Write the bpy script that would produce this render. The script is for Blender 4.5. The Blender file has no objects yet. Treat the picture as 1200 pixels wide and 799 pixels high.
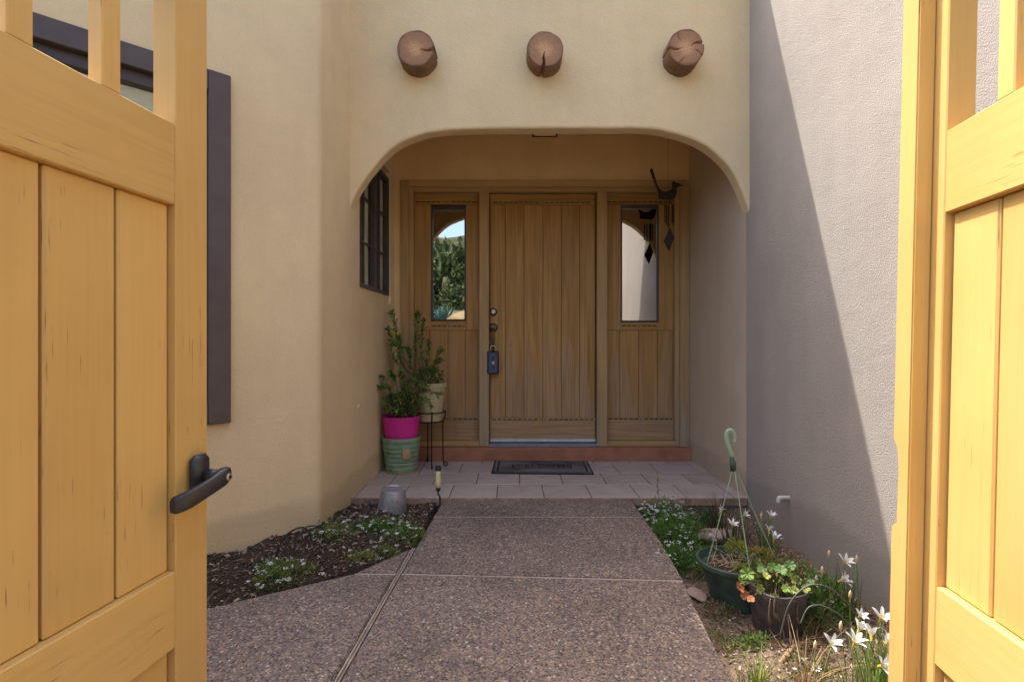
import bpy, bmesh, math, random
import numpy as np
from mathutils import Vector, Matrix, noise as mnoise
R = math.radians
random.seed(7)
rng = np.random.RandomState(7)
sc = bpy.context.scene
C = sc.collection

# ------------------------------------------------------------------ camera, sky, sun, exposure
cam_d = bpy.data.cameras.new('camera')
cam = bpy.data.objects.new('camera', cam_d); C.objects.link(cam)
cam.location = (0, 0, 1.0); cam.rotation_euler = (R(90), 0, 0)
cam_d.sensor_width = 36.0; cam_d.lens = 18.0
cam_d.clip_start = 0.02; cam_d.clip_end = 2000
sc.camera = cam

SUN_TO = Vector((-0.455, 0.34, 1.0)).normalized()
elev = math.asin(SUN_TO.z); azim = math.atan2(SUN_TO.x, SUN_TO.y)
w = bpy.data.worlds.new('World'); sc.world = w; w.use_nodes = True
nt = w.node_tree
sky = nt.nodes.new('ShaderNodeTexSky'); sky.sky_type = 'NISHITA'; sky.sun_disc = False
sky.sun_elevation = elev; sky.sun_rotation = azim
sky.air_density = 1.0; sky.dust_density = 4.0; sky.ozone_density = 0.3
bg = nt.nodes['Background']; bg.inputs['Strength'].default_value = 0.15
nt.links.new(sky.outputs[0], bg.inputs['Color'])
sun_d = bpy.data.lights.new('sun', 'SUN'); sun_d.energy = 2.0; sun_d.angle = R(0.5)
sun_d.color = (1.0, 0.965, 0.91)
sun = bpy.data.objects.new('sun', sun_d); C.objects.link(sun)
sun.rotation_euler = SUN_TO.to_track_quat('Z', 'Y').to_euler()
sun.location = (-4, 3, 9)
sc.view_settings.view_transform = 'Standard'; sc.view_settings.look = 'None'
sc.view_settings.gamma = 1.0; sc.view_settings.exposure = 1.86
sc.view_settings.use_curve_mapping = False
sc.cycles.max_bounces = 10; sc.cycles.diffuse_bounces = 6

def P(px, py, Y):                       # photo pixel at depth Y -> place
    return Vector(((px-600)/600*Y, Y, 1-(py-399.5)/600*Y))

# ------------------------------------------------------------------ materials
def newmat(name):
    m = bpy.data.materials.new(name); m.use_nodes = True
    n = m.node_tree; b = n.nodes['Principled BSDF']
    return m, n, b
def N(n, t, **kw):
    x = n.nodes.new(t)
    for k, v in kw.items():
        if k in x.inputs: x.inputs[k].default_value = v
        else: setattr(x, k, v)
    return x
def ramp(n, fac, stops):
    r = n.nodes.new('ShaderNodeValToRGB'); e = r.color_ramp.elements
    while len(e) > len(stops): e.remove(e[-1])
    while len(e) < len(stops): e.new(0.5)
    for el, (p, c) in zip(e, stops):
        el.position = p; el.color = (c[0], c[1], c[2], 1)
    n.links.new(fac, r.inputs[0]); return r
def coords(n, scale=(1,1,1), rnd=False):
    tc = n.nodes.new('ShaderNodeTexCoord'); mp = n.nodes.new('ShaderNodeMapping')
    mp.inputs['Scale'].default_value = scale
    n.links.new(tc.outputs['Object'], mp.inputs[0])
    if rnd:
        oi = n.nodes.new('ShaderNodeObjectInfo'); mu = N(n, 'ShaderNodeMath', operation='MULTIPLY'); mu.inputs[1].default_value = 37.0
        n.links.new(oi.outputs['Random'], mu.inputs[0])
        cb = n.nodes.new('ShaderNodeCombineXYZ')
        for i in range(3): n.links.new(mu.outputs[0], cb.inputs[i])
        n.links.new(cb.outputs[0], mp.inputs['Location'])
    return mp.outputs[0]
def mixc(n, fac, a, b, mode='MIX'):
    m = n.nodes.new('ShaderNodeMix'); m.data_type = 'RGBA'; m.blend_type = mode
    for s, v in ((0, fac), (6, a), (7, b)):
        if isinstance(v, (int, float)): m.inputs[s].default_value = v
        elif isinstance(v, tuple): m.inputs[s].default_value = (v[0], v[1], v[2], 1)
        else: n.links.new(v, m.inputs[s])
    return m.outputs[2]
def bump(n, h, strength, dist, prev=None):
    b = n.nodes.new('ShaderNodeBump'); b.inputs['Strength'].default_value = strength
    b.inputs['Distance'].default_value = dist
    n.links.new(h, b.inputs['Height'])
    if prev: n.links.new(prev, b.inputs['Normal'])
    return b.outputs[0]
def plain(name, col, rough=0.6, metal=0.0, var=0.12, vs=12, bmp=0.0, bs=80, spec=0.4, rnd=True):
    m, n, b = newmat(name)
    co = coords(n, rnd=rnd)
    nz = N(n, 'ShaderNodeTexNoise', Scale=vs, Detail=5.0); n.links.new(co, nz.inputs['Vector'])
    r = ramp(n, nz.outputs[0], [(0.3, tuple(c*(1-var) for c in col)), (0.7, tuple(min(1, c*(1+var)) for c in col))])
    n.links.new(r.outputs[0], b.inputs['Base Color'])
    b.inputs['Roughness'].default_value = rough; b.inputs['Metallic'].default_value = metal
    b.inputs['Specular IOR Level'].default_value = spec
    if bmp:
        nb = N(n, 'ShaderNodeTexNoise', Scale=bs, Detail=4.0); n.links.new(co, nb.inputs['Vector'])
        n.links.new(bump(n, nb.outputs[0], bmp, 0.004), b.inputs['Normal'])
    return m
def stucco(name, col, fine=130, fstr=0.75, fd=0.003):
    m, n, b = newmat(name)
    co = coords(n)
    big = N(n, 'ShaderNodeTexNoise', Scale=1.7, Detail=6.0, Roughness=0.6); n.links.new(co, big.inputs['Vector'])
    st = coords(n, (3, 3, 0.5))
    streak = N(n, 'ShaderNodeTexNoise', Scale=2.2, Detail=4.0); n.links.new(st, streak.inputs['Vector'])
    r = ramp(n, big.outputs[0], [(0.30, tuple(c*0.90 for c in col)), (0.70, tuple(min(1,c*1.06) for c in col))])
    r2 = ramp(n, streak.outputs[0], [(0.35, (0.95, 0.94, 0.93)), (0.6, (1, 1, 1))])
    c1 = mixc(n, 0.7, r.outputs[0], r2.outputs[0], 'MULTIPLY')
    # splash dirt near the ground
    ge = n.nodes.new('ShaderNodeNewGeometry'); sp = n.nodes.new('ShaderNodeSeparateXYZ')
    n.links.new(ge.outputs['Position'], sp.inputs[0])
    ad = N(n, 'ShaderNodeMath', operation='ADD'); n.links.new(sp.outputs[2], ad.inputs[0])
    mm = N(n, 'ShaderNodeMath', operation='MULTIPLY'); n.links.new(big.outputs[0], mm.inputs[0]); mm.inputs[1].default_value = -0.25
    n.links.new(mm.outputs[0], ad.inputs[1])
    rd = ramp(n, ad.outputs[0], [(0.0, (1, 1, 1)), (0.04, (0, 0, 0))])
    mr = N(n, 'ShaderNodeMath', operation='MULTIPLY'); n.links.new(rd.outputs[0], mr.inputs[0]); mr.inputs[1].default_value = 0.45
    c2 = mixc(n, mr.outputs[0], c1, tuple(c*0.62 for c in col))
    fn = N(n, 'ShaderNodeTexNoise', Scale=fine, Detail=3.0, Roughness=0.7); n.links.new(co, fn.inputs['Vector'])
    vo = N(n, 'ShaderNodeTexVoronoi', Scale=fine*0.9); n.links.new(co, vo.inputs['Vector'])
    md = N(n, 'ShaderNodeTexNoise', Scale=9, Detail=4.0); n.links.new(co, md.inputs['Vector'])
    pit = ramp(n, fn.outputs[0], [(0.3, (0.86, 0.85, 0.84)), (0.48, (1, 1, 1))])
    c3 = mixc(n, 0.6, c2, pit.outputs[0], 'MULTIPLY')
    n.links.new(c3, b.inputs['Base Color'])
    b.inputs['Roughness'].default_value = 0.95; b.inputs['Specular IOR Level'].default_value = 0.15
    tw = N(n, 'ShaderNodeTexNoise', Scale=3.2, Detail=5.0, Distortion=1.2); n.links.new(coords(n, (1,1,1.8)), tw.inputs['Vector'])
    n0 = bump(n, tw.outputs[0], 0.10, 0.04)
    n1 = bump(n, md.outputs[0], 0.18, 0.012, n0)
    n2 = bump(n, fn.outputs[0], fstr, fd, n1)
    n3 = bump(n, vo.outputs['Distance'], fstr*0.5, fd, n2)
    n.links.new(n3, b.inputs['Normal'])
    return m
def woodmat(name, cols, axis='z', gscale=1.0, rough=0.6, wear=None, bmpd=0.0015, contrast=0.5, checks=False):
    m, n, b = newmat(name)
    s = {'z': (26*gscale, 26*gscale, 1.6*gscale), 'x': (1.6*gscale, 26*gscale, 26*gscale)}[axis]
    s2 = {'z': (90*gscale, 90*gscale, 3*gscale), 'x': (3*gscale, 90*gscale, 90*gscale)}[axis]
    co = coords(n, s, True); co2 = coords(n, s2, True); co3 = coords(n, (1, 1, 1), True)
    a = N(n, 'ShaderNodeTexNoise', Scale=1.0, Detail=6.0, Distortion=0.8); n.links.new(co, a.inputs['Vector'])
    c = N(n, 'ShaderNodeTexNoise', Scale=1.0, Detail=3.0); n.links.new(co2, c.inputs['Vector'])
    r = ramp(n, a.outputs[0], [(0.28, cols[0]), (0.5, cols[1]), (0.72, cols[2])])
    g = ramp(n, c.outputs[0], [(0.35, (1-contrast,)*3), (0.6, (1, 1, 1))])
    col = mixc(n, 0.6, r.outputs[0], g.outputs[0], 'MULTIPLY')
    oi = n.nodes.new('ShaderNodeObjectInfo')
    rr = ramp(n, oi.outputs['Random'], [(0, (0.88, 0.88, 0.88)), (1, (1.0, 1.0, 1.0))])
    col = mixc(n, 1.0, col, rr.outputs[0], 'MULTIPLY')
    if wear:
        ge = n.nodes.new('ShaderNodeNewGeometry'); sp = n.nodes.new('ShaderNodeSeparateXYZ')
        n.links.new(ge.outputs['Position'], sp.inputs[0])
        wn = N(n, 'ShaderNodeTexNoise', Scale=1.0, Detail=5.0)
        mp2 = coords(n, (9, 9, 1.6), True); n.links.new(mp2, wn.inputs['Vector'])
        ma = N(n, 'ShaderNodeMath', operation='MULTIPLY_ADD'); n.links.new(wn.outputs[0], ma.inputs[0]); ma.inputs[1].default_value = 1.5
        mneg = N(n, 'ShaderNodeMath', operation='MULTIPLY'); n.links.new(sp.outputs[2], mneg.inputs[0]); mneg.inputs[1].default_value = -0.55
        n.links.new(mneg.outputs[0], ma.inputs[2])
        wr = ramp(n, ma.outputs[0], [(0.2, (0, 0, 0)), (0.6, (1, 1, 1))])
        wf = N(n, 'ShaderNodeMath', operation='MULTIPLY'); n.links.new(wr.outputs[0], wf.inputs[0]); wf.inputs[1].default_value = 0.7
        wc = mixc(n, g.outputs[0], tuple(x*0.28 for x in wear), wear)
        col = mixc(n, wf.outputs[0], col, wc)
    hsrc = c.outputs[0]
    if checks:      # hairline checks in the old paint, and a few grimy smears
        s3 = {'z': (230, 230, 9), 'x': (9, 230, 230)}[axis]
        k1 = N(n, 'ShaderNodeTexNoise', Scale=1.0, Detail=2.0); n.links.new(coords(n, s3, True), k1.inputs['Vector'])
        k2 = N(n, 'ShaderNodeTexNoise', Scale=5.5, Detail=3.0); n.links.new(co3, k2.inputs['Vector'])
        r1 = ramp(n, k1.outputs[0], [(0.30, (1,1,1)), (0.36, (0,0,0))]); r2 = ramp(n, k2.outputs[0], [(0.54, (0,0,0)), (0.64, (1,1,1))])
        kk = mixc(n, 1.0, r1.outputs[0], r2.outputs[0], 'MULTIPLY')
        kf = N(n, 'ShaderNodeMath', operation='MULTIPLY'); n.links.new(kk, kf.inputs[0]); kf.inputs[1].default_value = 0.75
        k3 = N(n, 'ShaderNodeTexNoise', Scale=2.3, Detail=5.0); n.links.new(co3, k3.inputs['Vector'])
        r3 = ramp(n, k3.outputs[0], [(0.3, (0.90,0.87,0.82)), (0.55, (1,1,1))]); col = mixc(n, 1.0, col, r3.outputs[0], 'MULTIPLY')
        col = mixc(n, kf.outputs[0], col, (0.20, 0.12, 0.05))
    n.links.new(col, b.inputs['Base Color'])
    b.inputs['Roughness'].default_value = rough; b.inputs['Specular IOR Level'].default_value = 0.3
    n.links.new(bump(n, c.outputs[0], 0.4, bmpd), b.inputs['Normal'])
    return m
def tinted(name, rough=0.8, bmp=0.0, transl=0.0, mul=1.0):
    m, n, b = newmat(name)
    at = n.nodes.new('ShaderNodeAttribute'); at.attribute_name = 'tint'
    n.links.new(at.outputs['Color'], b.inputs['Base Color'])
    b.inputs['Roughness'].default_value = rough; b.inputs['Specular IOR Level'].default_value = 0.3
    if transl:
        tr = n.nodes.new('ShaderNodeBsdfTranslucent'); mx = n.nodes.new('ShaderNodeMixShader'); mx.inputs[0].default_value = transl
        n.links.new(at.outputs['Color'], tr.inputs['Color'])
        out = n.nodes['Material Output']
        n.links.new(b.outputs[0], mx.inputs[1]); n.links.new(tr.outputs[0], mx.inputs[2]); n.links.new(mx.outputs[0], out.inputs[0])
    return m

M = {}
M['stucco'] = stucco('warm_stucco', (0.77, 0.612, 0.375))
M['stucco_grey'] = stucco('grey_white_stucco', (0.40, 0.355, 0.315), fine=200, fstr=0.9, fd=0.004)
M['trim_plaster'] = stucco('entry_plaster', (0.74, 0.54, 0.29), fine=90, fstr=0.2)
M['gate_paint'] = woodmat('ochre_gate_paint', [(0.69,0.435,0.14), (0.705,0.45,0.15), (0.715,0.46,0.158)], 'z', 1.0, 0.5, None, 0.0006, 0.07, True)
M['gate_paint_h'] = woodmat('ochre_gate_paint_rail', [(0.685,0.43,0.138), (0.705,0.45,0.149), (0.715,0.46,0.157)], 'x', 1.0, 0.5, None, 0.0010, 0.09, True)
M['door_wood'] = woodmat('door_wood', [(0.36,0.185,0.052), (0.45,0.245,0.072), (0.52,0.295,0.095)], 'z', 0.8, 0.55, (0.40,0.265,0.165), 0.0008, 0.36)
M['door_wood_h'] = woodmat('door_wood_rail', [(0.35,0.18,0.05), (0.44,0.24,0.07), (0.50,0.285,0.09)], 'x', 0.8, 0.55, (0.40,0.265,0.165), 0.0008, 0.36)
M['frame_wood'] = woodmat('frame_wood', [(0.43,0.265,0.108), (0.50,0.315,0.135), (0.55,0.35,0.155)], 'z', 0.7, 0.6, (0.36,0.29,0.21), 0.0008, 0.25)
M['frame_wood_h'] = woodmat('frame_wood_head', [(0.43,0.265,0.108), (0.50,0.315,0.135), (0.55,0.35,0.155)], 'x', 0.7, 0.6, None, 0.0008, 0.25)
M['dark_groove'] = plain('groove_shade_paint', (0.09,0.05,0.02), 0.9)
M['inlay'] = plain('dark_green_inlay', (0.03,0.04,0.03), 0.7)
M['step_paint'] = plain('red_brown_step', (0.34,0.14,0.08), 0.7, var=0.2, vs=8, bmp=0.2)
M['sweep'] = plain('aluminium_sill', (0.62,0.64,0.70), 0.35, 0.6)
M['window_metal'] = plain('dark_bronze_frame', (0.060,0.050,0.055), 0.45, 0.0, 0.15)
M['bay_frame'] = plain('plum_brown_frame', (0.090,0.068,0.066), 0.5, 0.0, 0.1)
M['blind'] = plain('pale_blind', (0.62,0.70,0.66), 0.6)
M['curtain'] = plain('pale_curtain', (0.80,0.76,0.68), 0.9)
M['black_metal'] = plain('black_metal', (0.018,0.017,0.018), 0.35, 0.3, spec=0.5)
M['black_plastic'] = plain('black_handle_plastic', (0.022,0.020,0.022), 0.42, 0.0, spec=0.6, bmp=0.15, bs=300)
M['steel'] = plain('steel', (0.55,0.52,0.46), 0.3, 0.9)
M['bronze'] = plain('aged_bronze', (0.13,0.085,0.05), 0.45, 0.7, 0.3)
M['lockbox_blue'] = plain('blue_grey_plastic', (0.055,0.085,0.15), 0.4, 0.0)
M['magenta'] = plain('magenta_plastic', (0.60,0.025,0.27), 0.4, 0.0, 0.05)
M['green_glaze'] = plain('sage_green_glaze', (0.20,0.30,0.185), 0.35, 0.0, 0.22, 15)
M['terracotta'] = plain('tan_clay', (0.34,0.24,0.13), 0.7, 0, 0.25, 20)
M['cream'] = plain('cream_glaze', (0.50,0.42,0.25), 0.4, 0.0, 0.12, 10)
M['galv'] = plain('galvanised_metal', (0.34,0.34,0.35), 0.45, 0.6, 0.25, 9)
M['cream_plastic'] = plain('cream_tool_plastic', (0.72,0.60,0.30), 0.45)
M['tool_black'] = plain('black_tool_rubber', (0.02,0.02,0.022), 0.6)
M['basket_green'] = plain('green_basket_plastic', (0.045,0.070,0.048), 0.6, 0, 0.4, 14)
M['hanger_green'] = plain('pale_green_plastic', (0.24,0.32,0.21), 0.5)
M['nursery_pot'] = plain('weathered_brown_pot', (0.085,0.068,0.06), 0.85, 0, 0.4, 16, bmp=0.4)
M['potting_soil'] = plain('potting_soil', (0.05,0.034,0.024), 1.0, 0, 0.5, 60, bmp=1.0, bs=150)
M['pvc'] = plain('off_white_pvc', (0.60,0.56,0.50), 0.5)
M['drip'] = plain('grey_drip_tube', (0.10,0.095,0.09), 0.5)
M['drip_dark'] = plain('black_drip_tube', (0.02,0.02,0.02), 0.5)
M['stick'] = plain('dry_stick', (0.30,0.19,0.115), 0.9, 0, 0.35, 30, bmp=0.5)
M['stone_pink'] = plain('pinkish_stone', (0.33,0.23,0.19), 0.9, 0, 0.25, 10, bmp=0.5)
M['leaf'] = tinted('leaf_tissue', 0.55, transl=0.25)
M['petal'] = tinted('petal_tissue', 0.6, transl=0.35)
M['chips'] = tinted('mulch_chips', 0.95)
M['wood_strip'] = plain('weathered_joint_strip', (0.30,0.23,0.18), 0.9, 0, 0.3, 20, bmp=0.3)
M['grout'] = plain('tile_grout', (0.17,0.12,0.10), 0.95, 0, 0.3, 30)
M['rusty'] = plain('rusty_sheet_metal', (0.045,0.036,0.030), 0.7, 0.4, 0.4, 20)
M['lamp_glass'] = plain('amber_lamp_glass', (0.6,0.33,0.15), 0.3)
b_ = M['lamp_glass'].node_tree.nodes['Principled BSDF']; b_.inputs['Emission Color'].default_value = (1, .45, .15, 1); b_.inputs['Emission Strength'].default_value = 0.02
# window glass: strongly reflecting tinted pane
m, n, b = newmat('tinted_glass'); M['glass'] = m
b.inputs['Base Color'].default_value = (0.60, 0.61, 0.58, 1); b.inputs['Metallic'].default_value = 1.0; b.inputs['Roughness'].default_value = 0.015
co = coords(n, (5, 5, 5)); nz = N(n, 'ShaderNodeTexNoise', Scale=0.5, Detail=1.0); n.links.new(co, nz.inputs['Vector'])
n.links.new(bump(n, nz.outputs[0], 0.12, 0.012), b.inputs['Normal'])
m, n, b = newmat('dim_glass'); M['glass_dim'] = m
b.inputs['Base Color'].default_value = (0.30, 0.28, 0.25, 1); b.inputs['Metallic'].default_value = 0.8; b.inputs['Roughness'].default_value = 0.05
m, n, b = newmat('clear_glass'); M['clear'] = m
out = n.nodes['Material Output']; tr = n.nodes.new('ShaderNodeBsdfTransparent'); tr.inputs[0].default_value = (0.93,0.95,0.92,1)
gl = n.nodes.new('ShaderNodeBsdfGlossy'); gl.inputs['Roughness'].default_value = 0.02; mx = n.nodes.new('ShaderNodeMixShader'); mx.inputs[0].default_value = 0.12
n.links.new(tr.outputs[0], mx.inputs[1]); n.links.new(gl.outputs[0], mx.inputs[2]); n.links.new(mx.outputs[0], out.inputs[0])
# viga end: rings and pale heart
m, n, b = newmat('log_wood'); M['log'] = m
co = coords(n, (1, 1, 1), False)
sp = n.nodes.new('ShaderNodeSeparateXYZ'); n.links.new(co, sp.inputs[0])
cb = n.nodes.new('ShaderNodeCombineXYZ'); n.links.new(sp.outputs[0], cb.inputs[0]); n.links.new(sp.outputs[2], cb.inputs[1])
nzv = N(n, 'ShaderNodeTexNoise', Scale=14.0, Detail=3.0); n.links.new(co, nzv.inputs['Vector'])
ln = N(n, 'ShaderNodeVectorMath', operation='LENGTH'); n.links.new(cb.outputs[0], ln.inputs[0])
ma = N(n, 'ShaderNodeMath', operation='MULTIPLY_ADD'); n.links.new(nzv.outputs[0], ma.inputs[0]); ma.inputs[1].default_value = 0.05; n.links.new(ln.outputs['Value'], ma.inputs[2])
r = ramp(n, ma.outputs[0], [(0.02, (0.78,0.46,0.26)), (0.058, (0.66,0.37,0.20)), (0.076, (0.50,0.265,0.15)), (0.122, (0.44,0.225,0.13)), (0.134, (0.22,0.125,0.07))])
wv = N(n, 'ShaderNodeMath', operation='MULTIPLY'); n.links.new(ma.outputs[0], wv.inputs[0]); wv.inputs[1].default_value = 620
sn = N(n, 'ShaderNodeMath', operation='SINE'); n.links.new(wv.outputs[0], sn.inputs[0])
rg = ramp(n, sn.outputs[0], [(0.0, (0.66,)*3), (1.0, (1,)*3)])
fn = N(n, 'ShaderNodeTexNoise', Scale=90, Detail=4.0); n.links.new(co, fn.inputs['Vector'])
rf = ramp(n, fn.outputs[0], [(0.3, (0.75,)*3), (0.65, (1,)*3)])
c1 = mixc(n, 0.8, r.outputs[0], rg.outputs[0], 'MULTIPLY'); c1 = mixc(n, 0.8, c1, rf.outputs[0], 'MULTIPLY')
n.links.new(c1, b.inputs['Base Color']); b.inputs['Roughness'].default_value = 0.85
n.links.new(bump(n, fn.outputs[0], 0.5, 0.002), b.inputs['Normal'])
# exposed aggregate concrete
m, n, b = newmat('exposed_aggregate'); M['aggregate'] = m
co = coords(n)
v1 = N(n, 'ShaderNodeTexVoronoi', Scale=128); n.links.new(co, v1.inputs['Vector'])
sepc = n.nodes.new('ShaderNodeSeparateColor'); n.links.new(v1.outputs['Color'], sepc.inputs[0])
rp = ramp(n, sepc.outputs[0], [(0.0,(0.09,0.068,0.063)), (0.2,(0.23,0.17,0.15)), (0.42,(0.34,0.24,0.175)), (0.58,(0.165,0.145,0.148)), (0.78,(0.42,0.315,0.235)), (0.965,(0.60,0.51,0.43))])
rp.color_ramp.interpolation = 'CONSTANT'
v2 = N(n, 'ShaderNodeTexVoronoi', Scale=128, feature='DISTANCE_TO_EDGE'); n.links.new(co, v2.inputs['Vector'])
ed = ramp(n, v2.outputs['Distance'], [(0.0, (0,0,0)), (0.12, (1,1,1))])
c1 = mixc(n, ed.outputs[0], (0.215,0.158,0.135), rp.outputs[0])
bigA = N(n, 'ShaderNodeTexNoise', Scale=1.9, Detail=9.0, Roughness=0.62); n.links.new(co, bigA.inputs['Vector'])
rb = ramp(n, bigA.outputs[0], [(0.28, (0.52,0.50,0.48)), (0.45, (0.79,0.775,0.755)), (0.7, (0.95,0.925,0.90))])
c2 = mixc(n, 1.0, c1, rb.outputs[0], 'MULTIPLY')
n.links.new(c2, b.inputs['Base Color']); b.inputs['Roughness'].default_value = 0.75
n.links.new(bump(n, v2.outputs['Distance'], 0.8, 0.006), b.inputs['Normal'])
# porch tile
m, n, b = newmat('mauve_tile'); M['tile'] = m
co = coords(n, (1,1,1), True)
a = N(n, 'ShaderNodeTexNoise', Scale=6, Detail=7.0, Roughness=0.65); n.links.new(co, a.inputs['Vector'])
r = ramp(n, a.outputs[0], [(0.3, (0.37,0.29,0.25)), (0.5, (0.44,0.36,0.315)), (0.7, (0.50,0.42,0.37))])
oi = n.nodes.new('ShaderNodeObjectInfo'); rr = ramp(n, oi.outputs['Random'], [(0, (0.9,0.87,0.86)), (0.5,(0.97,0.98,1.0)), (1, (1.04,1.0,0.97))])
n.links.new(mixc(n, 1.0, r.outputs[0], rr.outputs[0], 'MULTIPLY'), b.inputs['Base Color'])
b.inputs['Roughness'].default_value = 0.55
n.links.new(bump(n, a.outputs[0], 0.3, 0.003), b.inputs['Normal'])
# soils
def soil(name, cols, sc_=40):
    m, n, b = newmat(name); co = coords(n)
    a = N(n, 'ShaderNodeTexNoise', Scale=sc_, Detail=8.0, Roughness=0.7); n.links.new(co, a.inputs['Vector'])
    a2 = N(n, 'ShaderNodeTexNoise', Scale=3.5, Detail=4.0); n.links.new(co, a2.inputs['Vector'])
    r = ramp(n, a.outputs[0], [(0.3, cols[0]), (0.5, cols[1]), (0.68, cols[2])])
    r2 = ramp(n, a2.outputs[0], [(0.35, (0.75,0.72,0.7)), (0.65, (1.15,1.12,1.1))])
    n.links.new(mixc(n, 1.0, r.outputs[0], r2.outputs[0], 'MULTIPLY'), b.inputs['Base Color'])
    b.inputs['Roughness'].default_value = 1.0; b.inputs['Specular IOR Level'].default_value = 0.1
    n.links.new(bump(n, a.outputs[0], 1.0, 0.02), b.inputs['Normal'])
    return m
M['soil_dark'] = soil('dark_mulch_soil', [(0.035,0.025,0.019), (0.068,0.048,0.037), (0.12,0.088,0.066)])
M['soil_brown'] = soil('brown_bed_soil', [(0.12,0.08,0.055), (0.21,0.15,0.105), (0.31,0.225,0.16)])
M['earth'] = soil('desert_earth', [(0.22,0.16,0.10), (0.32,0.24,0.16), (0.42,0.33,0.23)], 2.0)
M['shrub'] = tinted('far_foliage', 0.8)
M['hill'] = soil('scrub_hillside', [(0.025,0.035,0.015), (0.045,0.055,0.025), (0.15,0.12,0.075)], 0.9)
M['boulder'] = plain('pale_boulder', (0.55,0.52,0.46), 0.9, 0, 0.2, 2, bmp=0.5, bs=8)
# mat
m, n, b = newmat('mat_fibre'); M['mat_grey'] = m
co = coords(n); a = N(n, 'ShaderNodeTexNoise', Scale=3.2, Detail=5.0); n.links.new(co, a.inputs['Vector'])
r = ramp(n, a.outputs[0], [(0.36, (0.055,0.048,0.047)), (0.52, (0.15,0.13,0.122)), (0.7, (0.19,0.165,0.155))])
n.links.new(r.outputs[0], b.inputs['Base Color']); b.inputs['Roughness'].default_value = 1.0
f = N(n, 'ShaderNodeTexNoise', Scale=400, Detail=2.0); n.links.new(co, f.inputs['Vector']); n.links.new(bump(n, f.outputs[0], 0.7, 0.003), b.inputs['Normal'])
M['mat_black'] = plain('mat_rubber', (0.018,0.017,0.019), 0.9)

# ------------------------------------------------------------------ object helpers
def tag(o, label=None, cat=None, group=None, kind=None):
    if label: o['label'] = label
    if cat: o['category'] = cat
    if group: o['group'] = group
    if kind: o['kind'] = kind
    return o
def thing(name, label, cat, loc=(0,0,0), rot=(0,0,0), group=None):
    o = bpy.data.objects.new(name, None); C.objects.link(o)
    o.empty_display_size = 0.1
    o.location = loc; o.rotation_euler = rot
    return tag(o, label, cat, group)
def link(name, me, mat=None, parent=None):
    if mat is not None and not me.materials: me.materials.append(mat)
    o = bpy.data.objects.new(name, me); C.objects.link(o)
    if parent is not None: o.parent = parent
    return o
def mesh(name, vs, fs, smooth=False):
    me = bpy.data.meshes.new(name)
    me.from_pydata([tuple(v) for v in vs], [], [tuple(f) for f in fs]); me.update()
    if smooth:
        me.polygons.foreach_set('use_smooth', [True]*len(me.polygons))
    return me
def bx(bm, x0, x1, y0, y1, z0, z1, bev=0.0):
    x0, x1 = min(x0,x1), max(x0,x1); y0, y1 = min(y0,y1), max(y0,y1); z0, z1 = min(z0,z1), max(z0,z1)
    vs = [bm.verts.new(v) for v in ((x0,y0,z0),(x1,y0,z0),(x1,y1,z0),(x0,y1,z0),(x0,y0,z1),(x1,y0,z1),(x1,y1,z1),(x0,y1,z1))]
    fs = [bm.faces.new([vs[i] for i in q]) for q in ((0,3,2,1),(4,5,6,7),(0,1,5,4),(1,2,6,5),(2,3,7,6),(3,0,4,7))]
    if bev:
        es = list({e for f in fs for e in f.edges})
        bmesh.ops.bevel(bm, geom=es, offset=bev, segments=1, affect='EDGES', profile=0.5)
    return vs
def bmo(name, bm, mat, parent=None, smooth=False):
    me = bpy.data.meshes.new(name); bm.to_mesh(me); bm.free()
    if smooth: me.polygons.foreach_set('use_smooth', [True]*len(me.polygons))
    return link(name, me, mat, parent)
def box(name, x0, x1, y0, y1, z0, z1, mat, parent=None, bev=0.002):
    """box mesh with its own origin in its middle"""
    cx, cy, cz = (x0+x1)/2, (y0+y1)/2, (z0+z1)/2
    bm = bmesh.new(); bx(bm, x0-cx, x1-cx, y0-cy, y1-cy, z0-cz, z1-cz, bev)
    o = bmo(name, bm, mat, parent); o.location = (cx, cy, cz); return o
def tube_data(pts, rad, seg=8, caps=True, flat=1.0):
    pts = [Vector(p) for p in pts]
    if not hasattr(rad, '__len__'): rad = [rad]*len(pts)
    vs, fs = [], []
    up = None
    for i, p in enumerate(pts):
        t = (pts[min(i+1, len(pts)-1)] - pts[max(i-1, 0)]).normalized()
        if up is None:
            up = Vector((0,0,1)) if abs(t.z) < 0.9 else Vector((0,1,0))
        a = t.cross(up).normalized(); b2 = a.cross(t).normalized(); up = b2
        for k in range(seg):
            an = 2*math.pi*k/seg
            vs.append(p + a*math.cos(an)*rad[i] + b2*math.sin(an)*rad[i]*flat)
    for i in range(len(pts)-1):
        for k in range(seg):
            k2 = (k+1) % seg
            fs.append((i*seg+k, i*seg+k2, (i+1)*seg+k2, (i+1)*seg+k))
    if caps:
        fs.append(tuple(range(seg))[::-1]); fs.append(tuple((len(pts)-1)*seg+k for k in range(seg)))
    return vs, fs
def merge(parts):
    V, F = [], []
    for vs, fs in parts:
        o = len(V); V += list(vs); F += [tuple(i+o for i in f) for f in fs]
    return V, F
def tube(name, pts, rad, mat, parent=None, seg=8, flat=1.0):
    v, f = tube_data(pts, rad, seg, True, flat)
    return link(name, mesh(name, v, f, True), mat, parent)
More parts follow.
